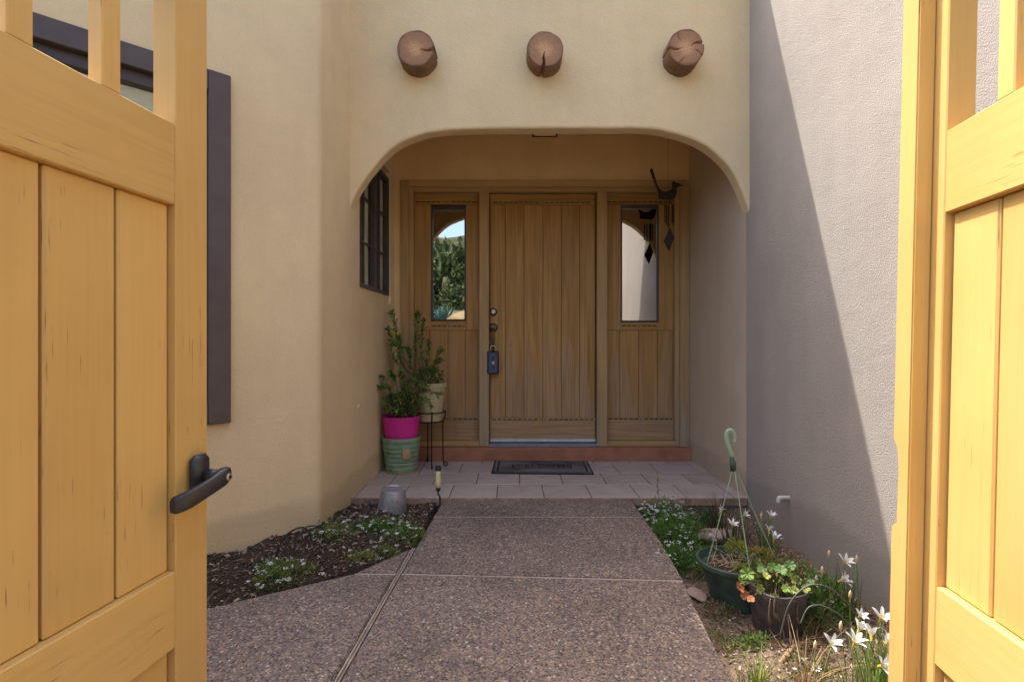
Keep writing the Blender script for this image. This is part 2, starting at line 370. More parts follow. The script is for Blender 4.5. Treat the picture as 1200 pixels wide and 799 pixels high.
def lathe_data(prof, seg=40, wob=0.0):
    vs, fs = [], []
    for r_, z in prof:
        for k in range(seg):
            a = 2*math.pi*k/seg
            rr = r_*(1+wob*math.sin(3*a+1))
            vs.append((rr*math.cos(a), rr*math.sin(a), z))
    for i in range(len(prof)-1):
        for k in range(seg):
            k2 = (k+1) % seg
            fs.append((i*seg+k, i*seg+k2, (i+1)*seg+k2, (i+1)*seg+k))
    fs.append(tuple(range(seg))[::-1]); fs.append(tuple((len(prof)-1)*seg+k for k in range(seg)))
    return vs, fs
def lathe(name, prof, mat, parent=None, seg=40, wob=0.0):
    v, f = lathe_data(prof, seg, wob)
    o = link(name, mesh(name, v, f, True), mat, parent)
    try: o.data.set_sharp_from_angle(angle=R(35))
    except Exception: pass
    return o
def curve_pts(pts, n=16):
    """Catmull-Rom through points"""
    pts = [Vector(p) for p in pts]; q = [pts[0]*2-pts[1]] + pts + [pts[-1]*2-pts[-2]]
    out = []
    for i in range(1, len(q)-2):
        for k in range(n):
            t = k/n
            out.append(0.5*((2*q[i]) + (q[i+1]-q[i-1])*t + (2*q[i-1]-5*q[i]+4*q[i+1]-q[i+2])*t*t + (3*q[i]-q[i-1]-3*q[i+1]+q[i+2])*t**3))
    out.append(pts[-1]); return out
def rv(s=1.0): return Vector((random.uniform(-1,1), random.uniform(-1,1), random.uniform(-1,1)))*s
def leaves(name, items, mat, parent=None, fold=0.25, kind='stuff'):
    """items: (pos, dir, normal, length, width, colour)"""
    V, F, col = [], [], []
    for p, d, nn, L, W, c in items:
        d = Vector(d).normalized(); s = d.cross(Vector(nn))
        if s.length < 1e-4: s = d.orthogonal()
        s.normalize(); up = s.cross(d)
        o = len(V); p = Vector(p)
        V += [p, p+d*L*.45+s*W/2+up*W*fold, p+d*L*.5, p+d*L*.45-s*W/2+up*W*fold, p+d*L-up*L*.08]
        F += [(o,o+2,o+1), (o,o+3,o+2), (o+1,o+2,o+4), (o+2,o+3,o+4)]
        col += [c]*4
    me = mesh(name, V, F)
    at = me.color_attributes.new('tint', 'FLOAT_COLOR', 'CORNER')
    arr = np.repeat(np.array([(c[0],c[1],c[2],1.0) for c in col], dtype=np.float32), 3, axis=0)
    at.data.foreach_set('color', arr.ravel())
    o = link(name, me, mat, parent)
    if kind: o['kind'] = kind
    return o
def tintmesh(name, V, F, cols, mat, parent=None, kind=None, smooth=False):
    me = mesh(name, V, F, smooth)
    at = me.color_attributes.new('tint', 'FLOAT_COLOR', 'CORNER')
    cnt = [len(f) for f in F]
    arr = np.repeat(np.array([(c[0],c[1],c[2],1.0) for c in cols], dtype=np.float32), cnt, axis=0)
    at.data.foreach_set('color', arr.ravel())
    o = link(name, me, mat, parent)
    if kind: o['kind'] = kind
    return o
def vcol(c, v=0.25):
    k = 1+random.uniform(-v, v); return (c[0]*k, c[1]*k*(1+random.uniform(-.08,.08)), c[2]*k)

# ------------------------------------------------------------------ setting: ground, slabs, beds, porch
def slab_z(Y): return -0.015-0.02*(3.27-Y)
XR = lambda Y: 1.477 + 0.04*max(0.0, Y)/4.35           # right wall face
YF = 3.25; XL = -1.03; ZT = 3.76; YD = 4.35
g = bmesh.new(); 
vs = [g.verts.new(v) for v in ((-400,-400,-.30),(400,-400,-.30),(400,400,-.30),(-400,400,-.30))]; g.faces.new(vs)
tag(bmo('ground', g, M['earth']), kind='structure')

def slab(name, pts, thick=0.12, bev=0.005):
    bm = bmesh.new()
    top = [bm.verts.new((x, y, slab_z(y))) for x, y in pts]
    bot = [bm.verts.new((x, y, slab_z(y)-thick)) for x, y in pts]
    ft = bm.faces.new(top); bm.faces.new(bot[::-1])
    for i in range(len(pts)):
        j = (i+1) % len(pts); bm.faces.new((top[j], top[i], bot[i], bot[j]))
    bmesh.ops.recalc_face_normals(bm, faces=bm.faces)
    bmesh.ops.bevel(bm, geom=list(ft.edges), offset=bev, segments=2, affect='EDGES')
    return bmo(name, bm, M['aggregate'])
path = bpy.data.objects.new('concrete_path', None); C.objects.link(path); tag(path, kind='structure')
def pslab(pts): o = slab('concrete_slab', pts); o.parent = path; return o
LX = lambda y: -0.443-(3.2-y)*0.053                     # left edge line of the walk
g1, g2 = 0.0045, 0.004
pslab([(LX(3.27), 3.262), (LX(2.985), 2.985), (.762, 2.985), (.762, 3.262)])
pslab([(LX(2.975), 2.975), (LX(2.285), 2.285), (.742, 2.222), (.764, 2.6), (.762, 2.975)])
pslab([(LX(2.275), 2.275), (LX(0.3), 0.3), (.56, 0.3), (.675, 1.575), (.738, 2.212)])
dl = 0.028
pslab([(LX(2.56)-dl+.004, 2.545), (LX(2.285)-dl, 2.285), (-.70, 2.285)])
pslab([(LX(2.275)-dl, 2.275), (LX(0.3)-dl, 0.3), (-1.6, 0.3), (-1.9, 1.66), (-1.195, 1.99), (-.715, 2.275)])
# divider strips lying in the joints
def strip(pts, wd, z=-0.004, mt='wood_strip'):
    V = []; 
    a, b2 = Vector(pts[0]), Vector(pts[1]); d = (b2-a).normalized(); s = Vector((-d.y, d.x))*wd/2
    for p in (a-s, b2-s, b2+s, a+s): V.append((p.x, p.y, slab_z(p.y)+z))
    V += [(x, y, zz-.05) for x, y, zz in V]
    me = mesh('joint_strip', V, [(0,1,2,3),(0,4,5,1),(1,5,6,2),(2,6,7,3),(3,7,4,0)])
    return link('joint_strip', me, M[mt], path)
for off in (-0.0085, -0.0195):
    strip([(LX(2.56)+off, 2.56), (LX(0.32)+off, 0.32)], 0.0075, -0.0035)
M['joint_pale'] = plain('pale_joint_filler', (0.42,0.32,0.26), 0.9, 0, 0.2, 20)
strip([(LX(2.28), 2.280), (.74, 2.217)], 0.0096, -0.0015, 'joint_pale'); strip([(LX(2.98), 2.98), (.76, 2.98)], 0.0096, -0.0015, 'joint_pale'); strip([(-.70, 2.280), (LX(2.28)-dl, 2.280)], 0.0096, -0.0015, 'joint_pale')

def inpoly(x, y, poly):
    c = False; j = len(poly)-1
    for i in range(len(poly)):
        xi, yi = poly[i]; xj, yj = poly[j]
        if (yi > y) != (yj > y) and x < (xj-xi)*(y-yi)/(yj-yi)+xi: c = not c
        j = i
    return c
left_slab = [(-.46,2.6),(-.50,1.9),(-.6,.3),(-1.6,.3),(-1.9,1.66),(-1.195,1.99),(-.715,2.275)]
def soilL(x, y):
    # distance outward from the angled slab edge
    e1 = (Vector((-1.195,1.99)), Vector((-.46,2.57)))
    d = e1[1]-e1[0]; nrm = Vector((-d.y, d.x)).normalized(); dist = (Vector((x,y))-e1[0]).dot(nrm)
    base = slab_z(y)-.03 + min(max(dist,0)*.22, .055)
    if y > 2.9: base -= (y-2.9)*.14
    base += 0.022*mnoise.noise(Vector((x*7, y*7, 1)))+0.008*mnoise.noise(Vector((x*25, y*25, 3)))
    if dist < 0 or x > -.46: base = -.22
    return base
def soilR(x, y):
    b0 = -.145 + .03*mnoise.noise(Vector((x*5, y*5, 9))) + .010*mnoise.noise(Vector((x*24, y*24, 5)))
    if y > 2.75: b0 += min((y-2.75)*.12, .05)
    if x > 1.32: b0 += (x-1.32)*.15
    if x < .83: b0 = min(b0, -.12)
    return b0
def bed(name, x0, x1, y0, y1, fn, mat, step=.02):
    nx, ny = int((x1-x0)/step)+1, int((y1-y0)/step)+1
    V = [(x0+i*step, y0+j*step, fn(x0+i*step, y0+j*step)) for j in range(ny) for i in range(nx)]
    F = [(j*nx+i, j*nx+i+1, (j+1)*nx+i+1, (j+1)*nx+i) for j in range(ny-1) for i in range(nx-1)]
    return tag(link(name, mesh(name, V, F, True), mat), kind='structure')
bed('left_bed_soil', -2.6, -.44, 1.2, 3.28, soilL, M['soil_dark'])
bed('right_bed_soil', .60, 1.56, .6, 3.28, soilR, M['soil_brown'])

# porch: bed of grout with single tiles
porch = bmesh.new(); bx(porch, -1.12, 1.62, 3.275, 4.5, -.16, -.004)
porch = tag(bmo('porch_floor', porch, M['grout']), kind='structure')
tile_cache = {}
rows = [3.272, 3.577, 3.882, 4.187]
offs = [-.403, -.250, -.403, -.250]
for ri, (y0, ox) in enumerate(zip(rows, offs)):
    y1 = min(y0+.305, 4.268)
    k0 = int(math.floor((-1.05-ox)/.305))
    for k in range(k0, k0+11):
        x0, x1 = ox+k*.305, ox+(k+1)*.305
        x0 = max(x0, -1.05); x1 = min(x1, 1.525)
        if x1-x0 < .03: continue
        gp = .0035
        key = (round(x1-x0, 3), round(y1-y0, 3))
        if key not in tile_cache:
            bm = bmesh.new(); hw, hd = (x1-x0)/2-gp, (y1-y0)/2-gp
            bx(bm, -hw, hw, -hd, hd, -.012, 0, .002)
            me = bpy.data.meshes.new('tile'); bm.to_mesh(me); bm.free(); me.materials.append(M['tile']); tile_cache[key] = me
        o = link('tile', tile_cache[key], None, porch)
        o.location = ((x0+x1)/2, (y0+y1)/2 + (0.004 if ri == 0 else 0), random.uniform(-.0008, .0008))
# edge trim of the porch where the concrete starts
em = bmesh.new(); bx(em, -1.04, 1.5, 3.263, 3.2745, -.05, -.0025, .002)
M['riser'] = plain('rough_riser_mortar', (.30,.19,.13), .95, 0, .3, 25, bmp=.6)
bmo('edge_trim', em, M['riser'], porch)

# ------------------------------------------------------------------ house
house = thing('house', 'beige stucco house with an arched entry and three log ends over a brown plank door', 'house', (0, 3.25, 0))
HO = Vector((0, 3.25, 0))
def hpart(o, parent=None):              # parts are modelled in world units, moved under the house
    o.parent = parent or house
    if parent is None: o.location = Vector(o.location) - HO
    return o
def wall_panel(V, F, p0, p1, z0, z1, openings=(), depth=.1, back=.2, nrm=None, step=None):
    """front face p0->p1 (2D), with rectangular openings (s0,s1,za,zb,depth) whose reveals go in"""
    p0, p1 = Vector(p0), Vector(p1); L = (p1-p0).length; d = (p1-p0)/L
    inn = Vector(nrm)*-1
    ss = sorted({0.0, L} | {s for o in openings for s in o[:2]}); zz = sorted({z0, z1} | {z for o in openings for z in o[2:4]})
    def pt(s, z, dep=0.0):
        q = p0+d*s+inn*dep; return (q.x, q.y, z)
    for i in range(len(ss)-1):
        for j in range(len(zz)-1):
            sm, zm = (ss[i]+ss[i+1])/2, (zz[j]+zz[j+1])/2
            if any(o[0] < sm < o[1] and o[2] < zm < o[3] for o in openings): continue
            o = len(V); V += [pt(ss[i],zz[j]), pt(ss[i+1],zz[j]), pt(ss[i+1],zz[j+1]), pt(ss[i],zz[j+1])]; F.append((o,o+1,o+2,o+3))
    for s0, s1, za, zb in openings:
        r0 = .012
        for (a, b_2, c, e) in (((s0,za),(s1,za),0,0), ((s1,za),(s1,zb),0,0), ((s1,zb),(s0,zb),0,0), ((s0,zb),(s0,za),0,0)):
            o = len(V); V += [pt(a[0],a[1]), pt(b_2[0],b_2[1]), pt(b_2[0],b_2[1],depth), pt(a[0],a[1],depth)]; F.append((o,o+1,o+2,o+3))
    # back
    o = len(V); V += [pt(0,z0,back), pt(L,z0,back), pt(L,z1,back), pt(0,z1,back)]
    if not openings: F.append((o+3,o+2,o+1,o))
    o = len(V); V += [pt(0,z1), pt(L,z1), pt(L,z1,back), pt(0,z1,back)]; F.append((o,o+1,o+2,o+3))
# bay wall (angled) and side wall, with bull-nosed corner
cA = Vector((XL-.012, 2.775)); bd = Vector((-.72, -.694)).normalized(); bn = Vector((-bd.y, bd.x))*1.0
bn = Vector((.694, -.72)).normalized()
BAYL = 2.3
V, F = [], []
wt0, wt1, wz0, wz1 = .444, 2.0, .61, 2.265
wall_panel(V, F, cA+bd*.03, cA+bd*BAYL, -.2, ZT, [(wt0+.055, wt1, wz0+.06, wz1-.06)], depth=.12, back=.25, nrm=bn)
# rounded corner
q0 = cA+bd*.03; q1 = Vector((XL-.010, 2.775+.03)); prev = None
for k in range(9):
    t = k/8; p = q0*(1-t)**2 + cA*2*t*(1-t) + q1*t*t
    if prev is not None:
        o = len(V); V += [(prev.x,prev.y,-.2),(p.x,p.y,-.2),(p.x,p.y,ZT),(prev.x,prev.y,ZT)]; F.append((o,o+1,o+2,o+3))
    prev = p
# side wall up to the entry and inside it, with the window niche
s0 = q1; s1 = Vector((-1.0, YD+.02)); sd = (s1-s0).normalized(); sn = Vector((sd.y, -sd.x))
na, nb = 3.44-2.805, 4.235-2.805
wall_panel(V, F, s0, s1, -.2, ZT, [(na, nb, 1.30, 2.39)], depth=.055, back=.3, nrm=sn)
e = cA+bd*BAYL
o = len(V); V += [(e.x,e.y,-.2),(e.x-3,e.y,-.2),(e.x-3,e.y,ZT),(e.x,e.y,ZT)]; F.append((o,o+1,o+2,o+3))
hpart(link('side_wall', mesh('side_wall', V, F), M['stucco']))
# arched front
arch_px = [(409,262),(411,240),(424,215),(440,194),(450,182.5),(462.5,171.5),(480,162.5),(502,155.5),(530,152.2),(567,151),(625,150.4),(700,150.2),(757,150.6),(780,153.6),(809,162),(829,172),(845,185),(858,200.5),(869,221.5),(877.5,245),(885,266)]
ap = [P(x, y, YF) for x, y in arch_px]
ac = [Vector((p.x, p.z)) for p in curve_pts(ap, 6)]
ac[0].x = XL-.03
def arch_off(off):
    out = []
    for i, p in enumerate(ac):
        t = (ac[min(i+1,len(ac)-1)]-ac[max(i-1,0)]).normalized(); nn = Vector((-t.y, t.x))
        out.append(p+nn*off + Vector((0, .0025*mnoise.noise(Vector((i*.35, 0, 0))))))
    return out
TH = .105
rings = [(.016, 0.0), (.007, .003), (.002, .008), (0, .016), (0, TH-.012), (.004, TH-.004), (.012, TH)]
V, F = [], []; na_ = len(ac)
for off, dy in rings:
    for p in arch_off(off): V.append((p.x, YF+dy, p.y))
for r_ in range(len(rings)-1):
    for i in range(na_-1): F.append((r_*na_+i, r_*na_+i+1, (r_+1)*na_+i+1, (r_+1)*na_+i))
o = len(V)
for i in range(na_): V.append((V[i][0], YF, ZT)); 
for i in range(na_): V.append((V[i][0], YF+TH, ZT))
lr = (len(rings)-1)*na_
for i in range(na_-1):
    F.append((i+1, i, o+i, o+i+1)); F.append((lr+i, lr+i+1, o+na_+i+1, o+na_+i)); F.append((o+i, o+na_+i, o+na_+i+1, o+i+1))
me = mesh('arched_wall', V, F)
hpart(link('arched_wall', me, M['stucco']))
# entry back wall round the door frame, ceiling, roof
fl, fr, ft = -.943+.01, 1.472-.01, 2.36
V, F = [], []
wall_panel(V, F, (-1.02, YD), (1.56, YD), 0, 2.8, [(fl+1.02, fr+1.02, -.05, ft)], depth=.15, nrm=(0,-1))
hpart(link('entry_wall', mesh('entry_wall', V, F), M['trim_plaster']))
hpart(box('ceiling', -1.02, 1.56, YF+TH+.002, YD+.2, 2.74, 2.80, M['trim_plaster'], bev=0))
hpart(box('roof', -6, 1.6, YF+TH+.01, 12, 3.40, 3.55, M['trim_plaster'], bev=0))
rb_ = bmesh.new()
pts = [(e.x+.05,e.y+.05),(e.x-3,e.y+.05),(e.x-3,3.3),(XL-.1,3.3),(XL-.1,2.85)]
vv = [rb_.verts.new((x,y,3.40)) for x, y in pts]; vt = [rb_.verts.new((x,y,3.5)) for x, y in pts]
rb_.faces.new(vt); rb_.faces.new(vv[::-1])
for i in range(5): j=(i+1)%5; rb_.faces.new((vv[i],vv[j],vt[j],vt[i]))
hpart(bmo('roof', rb_, M['trim_plaster']))
hpart(box('back_wall', -6, 1.6, 4.62, 4.7, -.2, 3.5, M['dark_groove'], bev=0))
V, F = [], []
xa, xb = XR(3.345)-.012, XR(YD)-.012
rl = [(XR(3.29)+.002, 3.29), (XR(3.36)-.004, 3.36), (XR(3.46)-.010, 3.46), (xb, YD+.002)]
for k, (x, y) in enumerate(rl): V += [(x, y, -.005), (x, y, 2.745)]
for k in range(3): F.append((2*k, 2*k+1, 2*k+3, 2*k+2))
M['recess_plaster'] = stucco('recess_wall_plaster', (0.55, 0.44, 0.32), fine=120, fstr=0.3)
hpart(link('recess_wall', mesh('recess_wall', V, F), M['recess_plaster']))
# door step
hpart(box('door_step', -.985, 1.522, 4.272, YD+.12, -.01, .107, M['step_paint'], bev=.006))

# door frame
YFr = 4.325; Yd = 4.395
def fx(px, Y=YFr): return (px-600)/600*Y
def fz(py, Y=YFr): return 1-(py-399.5)/600*Y
frame = bpy.data.objects.new('door_frame', None); C.objects.link(frame); frame.parent = house; frame.location = (0,0,0)
frame.location = -HO
zb = .108
def fbox(name, x0, x1, y0, y1, z0, z1, mat, parent=frame, bev=.002): return box(name, x0, x1, y0, y1, z0, z1, mat, parent, bev)
fbox('jamb', fx(470), fx(479), YFr-.004, 4.5, zb, fz(211.5), M['frame_wood'])
fbox('jamb', fx(797), fx(806), YFr-.004, 4.5, zb, fz(211.5), M['frame_wood'])
fbox('jamb_stop', fx(479)+.0005, fx(484), YFr+.02, 4.49, zb, fz(219), M['frame_wood'])
fbox('jamb_stop', fx(792), fx(797)-.0005, YFr+.02, 4.49, zb, fz(219), M['frame_wood'])
fbox('head', fx(479)+.0005, fx(797)-.0005, YFr-.004, 4.5, fz(219), fz(211.5), M['frame_wood_h'])
fbox('head_stop', fx(484)+.0005, fx(792)-.0005, YFr+.02, 4.49, fz(224), fz(219)-.0005, M['frame_wood_h'])
fbox('mullion', fx(561.5), fx(573), YFr+.004, 4.49, zb, fz(224)-.0005, M['frame_wood'], bev=.004)
fbox('mullion', fx(700), fx(712), YFr+.004, 4.49, zb, fz(224)-.0005, M['frame_wood'], bev=.004)
# jamb bottom sills
fbox('sill', fx(484)+.0005, fx(561.5)-.0005, YFr+.016, 4.49, zb, zb+.042, M['frame_wood_h'])
fbox('sill', fx(712)+.0005, fx(792)-.0005, YFr+.016, 4.49, zb, zb+.042, M['frame_wood_h'])
fbox('threshold', fx(573)+.0005, fx(700)-.0005, YFr-.012, 4.49, zb, zb+.022, M['sweep'])
M['sweep_dark'] = plain('dull_threshold_metal', (0.25,0.26,0.30), 0.5, 0.5); frame.children[-1].data.materials[0] = M['sweep_dark']

def inlay_mesh(x0, x1, y, z, dash=.034, gap=.010, h=.009, dots=True):
    bm = bmesh.new(); xc = (x0+x1)/2; x = x0
    while x < x1-.01:
        e_ = min(x+dash, x1)
        if not (dots and abs((x+e_)/2-xc) < .035): bx(bm, x, e_, y-.0012, y+.004, z-h/2, z+h/2)
        x += dash+gap
    if dots:
        for sx in (-.022, 0.0, .022):
            s_ = .006 if sx else .0075
            bx(bm, xc+sx-s_*.5, xc+sx+s_*.5, y-.0012, y+.004, z-s_, z+s_)
    return bm
HL = bpy.data.objects
def inl(bm, mat, parent):
    o = bmo('inlay', bm, mat, parent); o['kind'] = 'stuff'; return o
# front door
def frame_child(name, bm, mat, parent): return bmo(name, bm, mat, parent)
def dx(px): return (px-600)/600*Yd
def dz(py): return 1-(py-399.5)/600*Yd
dcx = (dx(573)+dx(700))/2
door_bm = bmesh.new(); bx(door_bm, fx(573)+.004, fx(700)-.004, Yd+.008, Yd+.045, .145, fz(224)-.004)
door = bmo('front_door', door_bm, M['dark_groove']); door.parent = house; door.location = -HO
tag(door, 'weathered brown plank door with small wooden plugs')
dl_, dr_ = fx(573)+.006, fx(700)-.006
ztop, zr1, zr2, zbot = fz(224)-.006, dz(240.5), dz(489), .150
def dbox(*a, **k): return box(*a, **k)
box('rail', dl_, dr_, Yd-.0008, Yd+.0079, zr1+.002, ztop, M['door_wood_h'], door, .0015)
box('rail', dl_, dr_, Yd-.0008, Yd+.0079, zbot, zr2-.002, M['door_wood_h'], door, .0015)
edges = [dl_] + [dx(p) for p in (592.3, 614, 636.3, 658, 679.3)] + [dr_]
for a, b2 in zip(edges[:-1], edges[1:]):
    box('plank', a+.0016, b2-.0016, Yd, Yd+.0075, zr2, zr1, M['door_wood'], door, .0022)
o = inl(inlay_mesh(dl_+.03, dr_-.03, Yd, dz(237.5)), M['inlay'], door); o = inl(inlay_mesh(dl_+.02, dr_-.02, Yd, dz(491.5)), M['inlay'], door)
for (x, y) in ((601,267.5),(649,263.5),(598,404.6),(671,380.5),(578,331)):
    v, f = [], []
    pl = lathe_data([(.011,0),(.011,.002),(.0085,.0005)], 16)
    o = link('wood_plug', mesh('wood_plug', [(a_, -c_, b_2) for a_, b_2, c_ in pl[0]], pl[1]), M['door_wood'], door)
    o.location = (dx(x), Yd+.0, dz(y))
box('door_sweep', dl_, dr_, Yd-.022, Yd-.0012, .138, .165, M['sweep'], door, .002)
# deadbolt and handle
def disc(name, r_, th, x, y, z, mat, parent, prof=None):
    pf = prof or [(r_,0),(r_,th*.6),(r_*.8,th),(r_*.3,th*1.05)]
    vs_, fs_ = lathe_data(pf, 24)
    o = link(name, mesh(name, [(a_, -c_, b_2) for a_, b_2, c_ in vs_], fs_, True), mat, parent); o.location = (x, y, z)
    try: o.data.set_sharp_from_angle(angle=R(35))
    except Exception: pass
    return o
hx = dx(578.2)
disc('deadbolt', .034, .016, hx, Yd-.001, dz(365.5), M['bronze'], door)
disc('deadbolt', .018, .012, hx, Yd-.017, dz(365.5), M['steel'], door, [(.018,0),(.018,.008),(.010,.011),(.004,.009)])
disc('handle_rose', .036, .014, hx, Yd-.001, dz(384), M['bronze'], door, [(.036,0),(.038,.005),(.030,.012),(.015,.016)])
tube('door_handle', curve_pts([(hx,Yd-.012,dz(386)),(hx,Yd-.05,dz(387)),(hx,Yd-.06,dz(393)),(hx,Yd-.058,dz(402)),(hx,Yd-.045,dz(411)),(hx,Yd-.003,dz(414))], 6), [.012]*7+[.009]*6+[.013]*6+[.009]*12, M['bronze'], door, 10)
# lockbox: hangs on the handle
lb = thing('lockbox', 'small blue-grey key lockbox hanging from the front door handle', 'lockbox', (hx, Yd-.060, dz(437.5)))
hh = dz(411)-dz(437.5); wd = .049
box('body', -wd, wd*.98, -.022, .025, 0, hh, M['black_plastic'], lb, .008)
box('front_plate', -wd*.72, wd*.72, -.027, -.0225, .012, hh-.02, M['lockbox_blue'], lb, .002)
tube('shackle', curve_pts([(-.022,0,hh-.008),(-.021,0,hh+.03),(0,0,hh+.045),(.021,0,hh+.03),(.022,0,hh-.008)], 6), .005, M['steel'], lb, 8)
for k in range(3): box('key_button', -.008+.0, .012, -.031, -.0275, .045+k*.04, .065+k*.04, M['steel' if k == 1 else 'black_plastic'], lb, .002)

# side lights
def sidelight(p0, p1, g0, g1, gy0, gy1, grooves, flip):
    x0, x1 = fx(p0)+.001, fx(p1)-.001; z0, z1 = zb+.043, fz(224)-.001
    gx0, gx1, gz0, gz1 = dx(g0), dx(g1), dz(gy1), dz(gy0)
    bm = bmesh.new(); bx(bm, x0, x1, Yd+.042, Yd+.062, z0, z1)
    s = bmo('sidelight', bm, M['dark_groove']); s.parent = house; s.location = -HO
    zlow, zt1, zb1 = dz(387), dz(240)+.0, dz(489.5)
    gr = [dx(a) for a in grooves]
    box('rail', x0, x1, Yd, Yd+.0415, zt1+.002, z1, M['door_wood_h'], s, .0015)
    box('rail', x0, x1, Yd, Yd+.0415, z0, zb1-.002, M['door_wood_h'], s, .0015)
    box('stile', x0, gx0-.0012, Yd+.0012, Yd+.0405, zlow+.001, zt1, M['door_wood'], s, .0015)
    box('stile', gx1+.0012, x1, Yd+.0012, Yd+.0405, zlow+.001, zt1, M['door_wood'], s, .0015)
    box('rail', gx0-.0008, gx1+.0008, Yd+.0012, Yd+.0405, zlow+.001, gz0-.012, M['door_wood_h'], s, .0015)
    ed = [x0]+gr+[x1]
    for a, b2 in zip(ed[:-1], ed[1:]): box('plank', a+.0015, b2-.0015, Yd+.001, Yd+.0405, zb1, zlow-.001, M['door_wood'], s, .0022)
    # dark leaded frame round the glass
    t = .014
    f1 = bmesh.new()
    bx(f1, gx0, gx0+t, Yd+.006, Yd+.04, gz0, gz1); bx(f1, gx1-t, gx1, Yd+.006, Yd+.04, gz0, gz1)
    bx(f1, gx0+t, gx1-t, Yd+.006, Yd+.04, gz1-.035, gz1); bx(f1, gx0+t, gx1-t, Yd+.006, Yd+.04, gz0-.006, gz0+.004)
    bmo('glazing_frame', f1, M['window_metal'], s)
    pn = box('pane', gx0+t*.5, gx1-t*.5, Yd+.022, Yd+.026, gz0+.002, gz1-.03, M['glass'], s, 0); pn.rotation_euler = (0, 0, R(-1.35 if flip else -1.1))
    inl(inlay_mesh(x0+.01, x1-.01, Yd, dz(237)), M['inlay'], s)
    inl(inlay_mesh(gx0+.01, gx1-.01, Yd+.001, dz(382)), M['inlay'], s)
    inl(inlay_mesh(x0+.02, x1-.01, Yd, dz(491)), M['inlay'], s)
    return s
s_l = sidelight(484, 561.5, 505, 546, 241.5, 374.5, (503, 525, 545), False); tag(s_l, 'side panel with a narrow pane left of the door')
s_r = sidelight(712, 792, 727.5, 772, 239.5, 376, (726.3, 748.2, 770.5), True); tag(s_r, 'side panel with a narrow pane right of the door')

# vigas: three log ends
def viga(cx, cz, r0, cracks, yl=.135, seed=0, heart=(0,0)):
    na2 = 144; ring = [.0, .12,.24,.36,.48,.6,.72,.84,.94,.985,1.0]
    V, F = [], []
    def rad(a): return r0*(1+.022*math.sin(2*a+seed)+.012*math.sin(5*a+seed*2)+.006*math.sin(11*a))
    def crk(a, rr):
        d = 0
        for (ca, w0, rin, dep) in cracks:
            if rr < rin: continue
            da = (a-ca-.10*math.sin(rr*7+seed)+math.pi) % (2*math.pi)-math.pi
            ww = w0*(rr-rin+.15)/(1-rin+.15)/max(rr,.2)
            d = max(d, dep*max(0, 1-abs(da)/ww))
        return d
    V.append((0, -yl, 0))
    for k, rr in enumerate(ring[1:]):
        for i in range(na2):
            a = 2*math.pi*i/na2; q = rad(a)*rr
            rim = .004 if rr > .99 else 0
            dpt = crk(a, rr)
            V.append((q*math.cos(a), -yl+rim+dpt+.0006*math.sin(9*a+5*rr), q*math.sin(a)))
    nr = len(ring)-1
    for i in range(na2): F.append((0, 1+(i+1)%na2, 1+i))
    for k in range(nr-1):
        for i in range(na2):
            j = (i+1)%na2; F.append((1+k*na2+i, 1+k*na2+j, 1+(k+1)*na2+j, 1+(k+1)*na2+i))
    base = 1+(nr-1)*na2
    lev = [(-yl+.012), -yl*.6, -yl*.2, .05]
    for li, y in enumerate(lev):
        o = len(V)
        for i in range(na2):
            a = 2*math.pi*i/na2; dp = crk(a, 1.0); q = rad(a)*1.004 - dp*.8
            V.append((q*math.cos(a), y if li else max(y, -yl+.004), q*math.sin(a)))
        pb = base if li == 0 else o-na2
        for i in range(na2): j = (i+1)%na2; F.append((pb+i, pb+j, o+j, o+i))
    me = mesh('viga', V, F, True)
    try: me.set_sharp_from_angle(angle=R(40))
    except Exception: pass
    o = link('viga', me, M['log'], house); o.location = (cx, 0, cz); return o
zc = 1+328.5/600*YF
tag(viga(P(491.7,0,YF).x, zc, .112, [(-.12,.11,.28,.05)], seed=1), 'log end with one crack running to its right side')
tag(viga(P(637.5,0,YF).x, zc-.004, .109, [(-1.75,.12,.22,.055)], seed=2.5), 'log end with one crack running down')
tag(viga(P(796,0,YF).x, zc+.006, .110, [(3.25,.08,.25,.03),(.38,.09,.35,.03),(-.35,.05,.5,.015),(2.2,.05,.45,.012),(-1.9,.04,.5,.01)], seed=4.2), 'log end with several cracks')
# entry light
lf = bpy.data.objects.new('entry_light', None); C.objects.link(lf); lf.parent = house; lf.location = -HO
lx = P(640,0,3.3).x
bm = bmesh.new(); z0 = 2.371
for (a, b2, c_, d_) in ((-.085,-.072,3.36,3.45),(.072,.085,3.36,3.45),(-.072,.072,3.36,3.373),(-.072,.072,3.437,3.45)): bx(bm, lx+a, lx+b2, c_, d_, z0, z0+.028)
bmo('light_frame', bm, M['black_metal'], lf)
bm = bmesh.new(); bx(bm, lx-.0715, lx+.0715, 3.3735, 3.4365, z0+.004, z0+.012); bmo('light_lens', bm, M['lamp_glass'], lf)
bm = bmesh.new(); bx(bm, lx-.06, lx+.06, 3.38, 3.43, z0+.0285, 2.739); bmo('light_stem', bm, M['trim_plaster'], lf)

# entry window (side wall niche), built in wall-local axes: x along the wall, -y out of it
def wall_frame_obj(name, p0, d, nrm, label):
    o = bpy.data.objects.new(name, None); C.objects.link(o); o.parent = house
    ang = math.atan2(d.y, d.x); o.rotation_euler = (0,0,ang); o.location = Vector((p0.x, p0.y, 0))-HO
    o['label'] = label; return o
# local +y of the frame = left of direction d ; outward normal nrm
wn_ = wall_frame_obj('window', s0, sd, sn, 'small dark-framed window with muntins inside the arched entry')
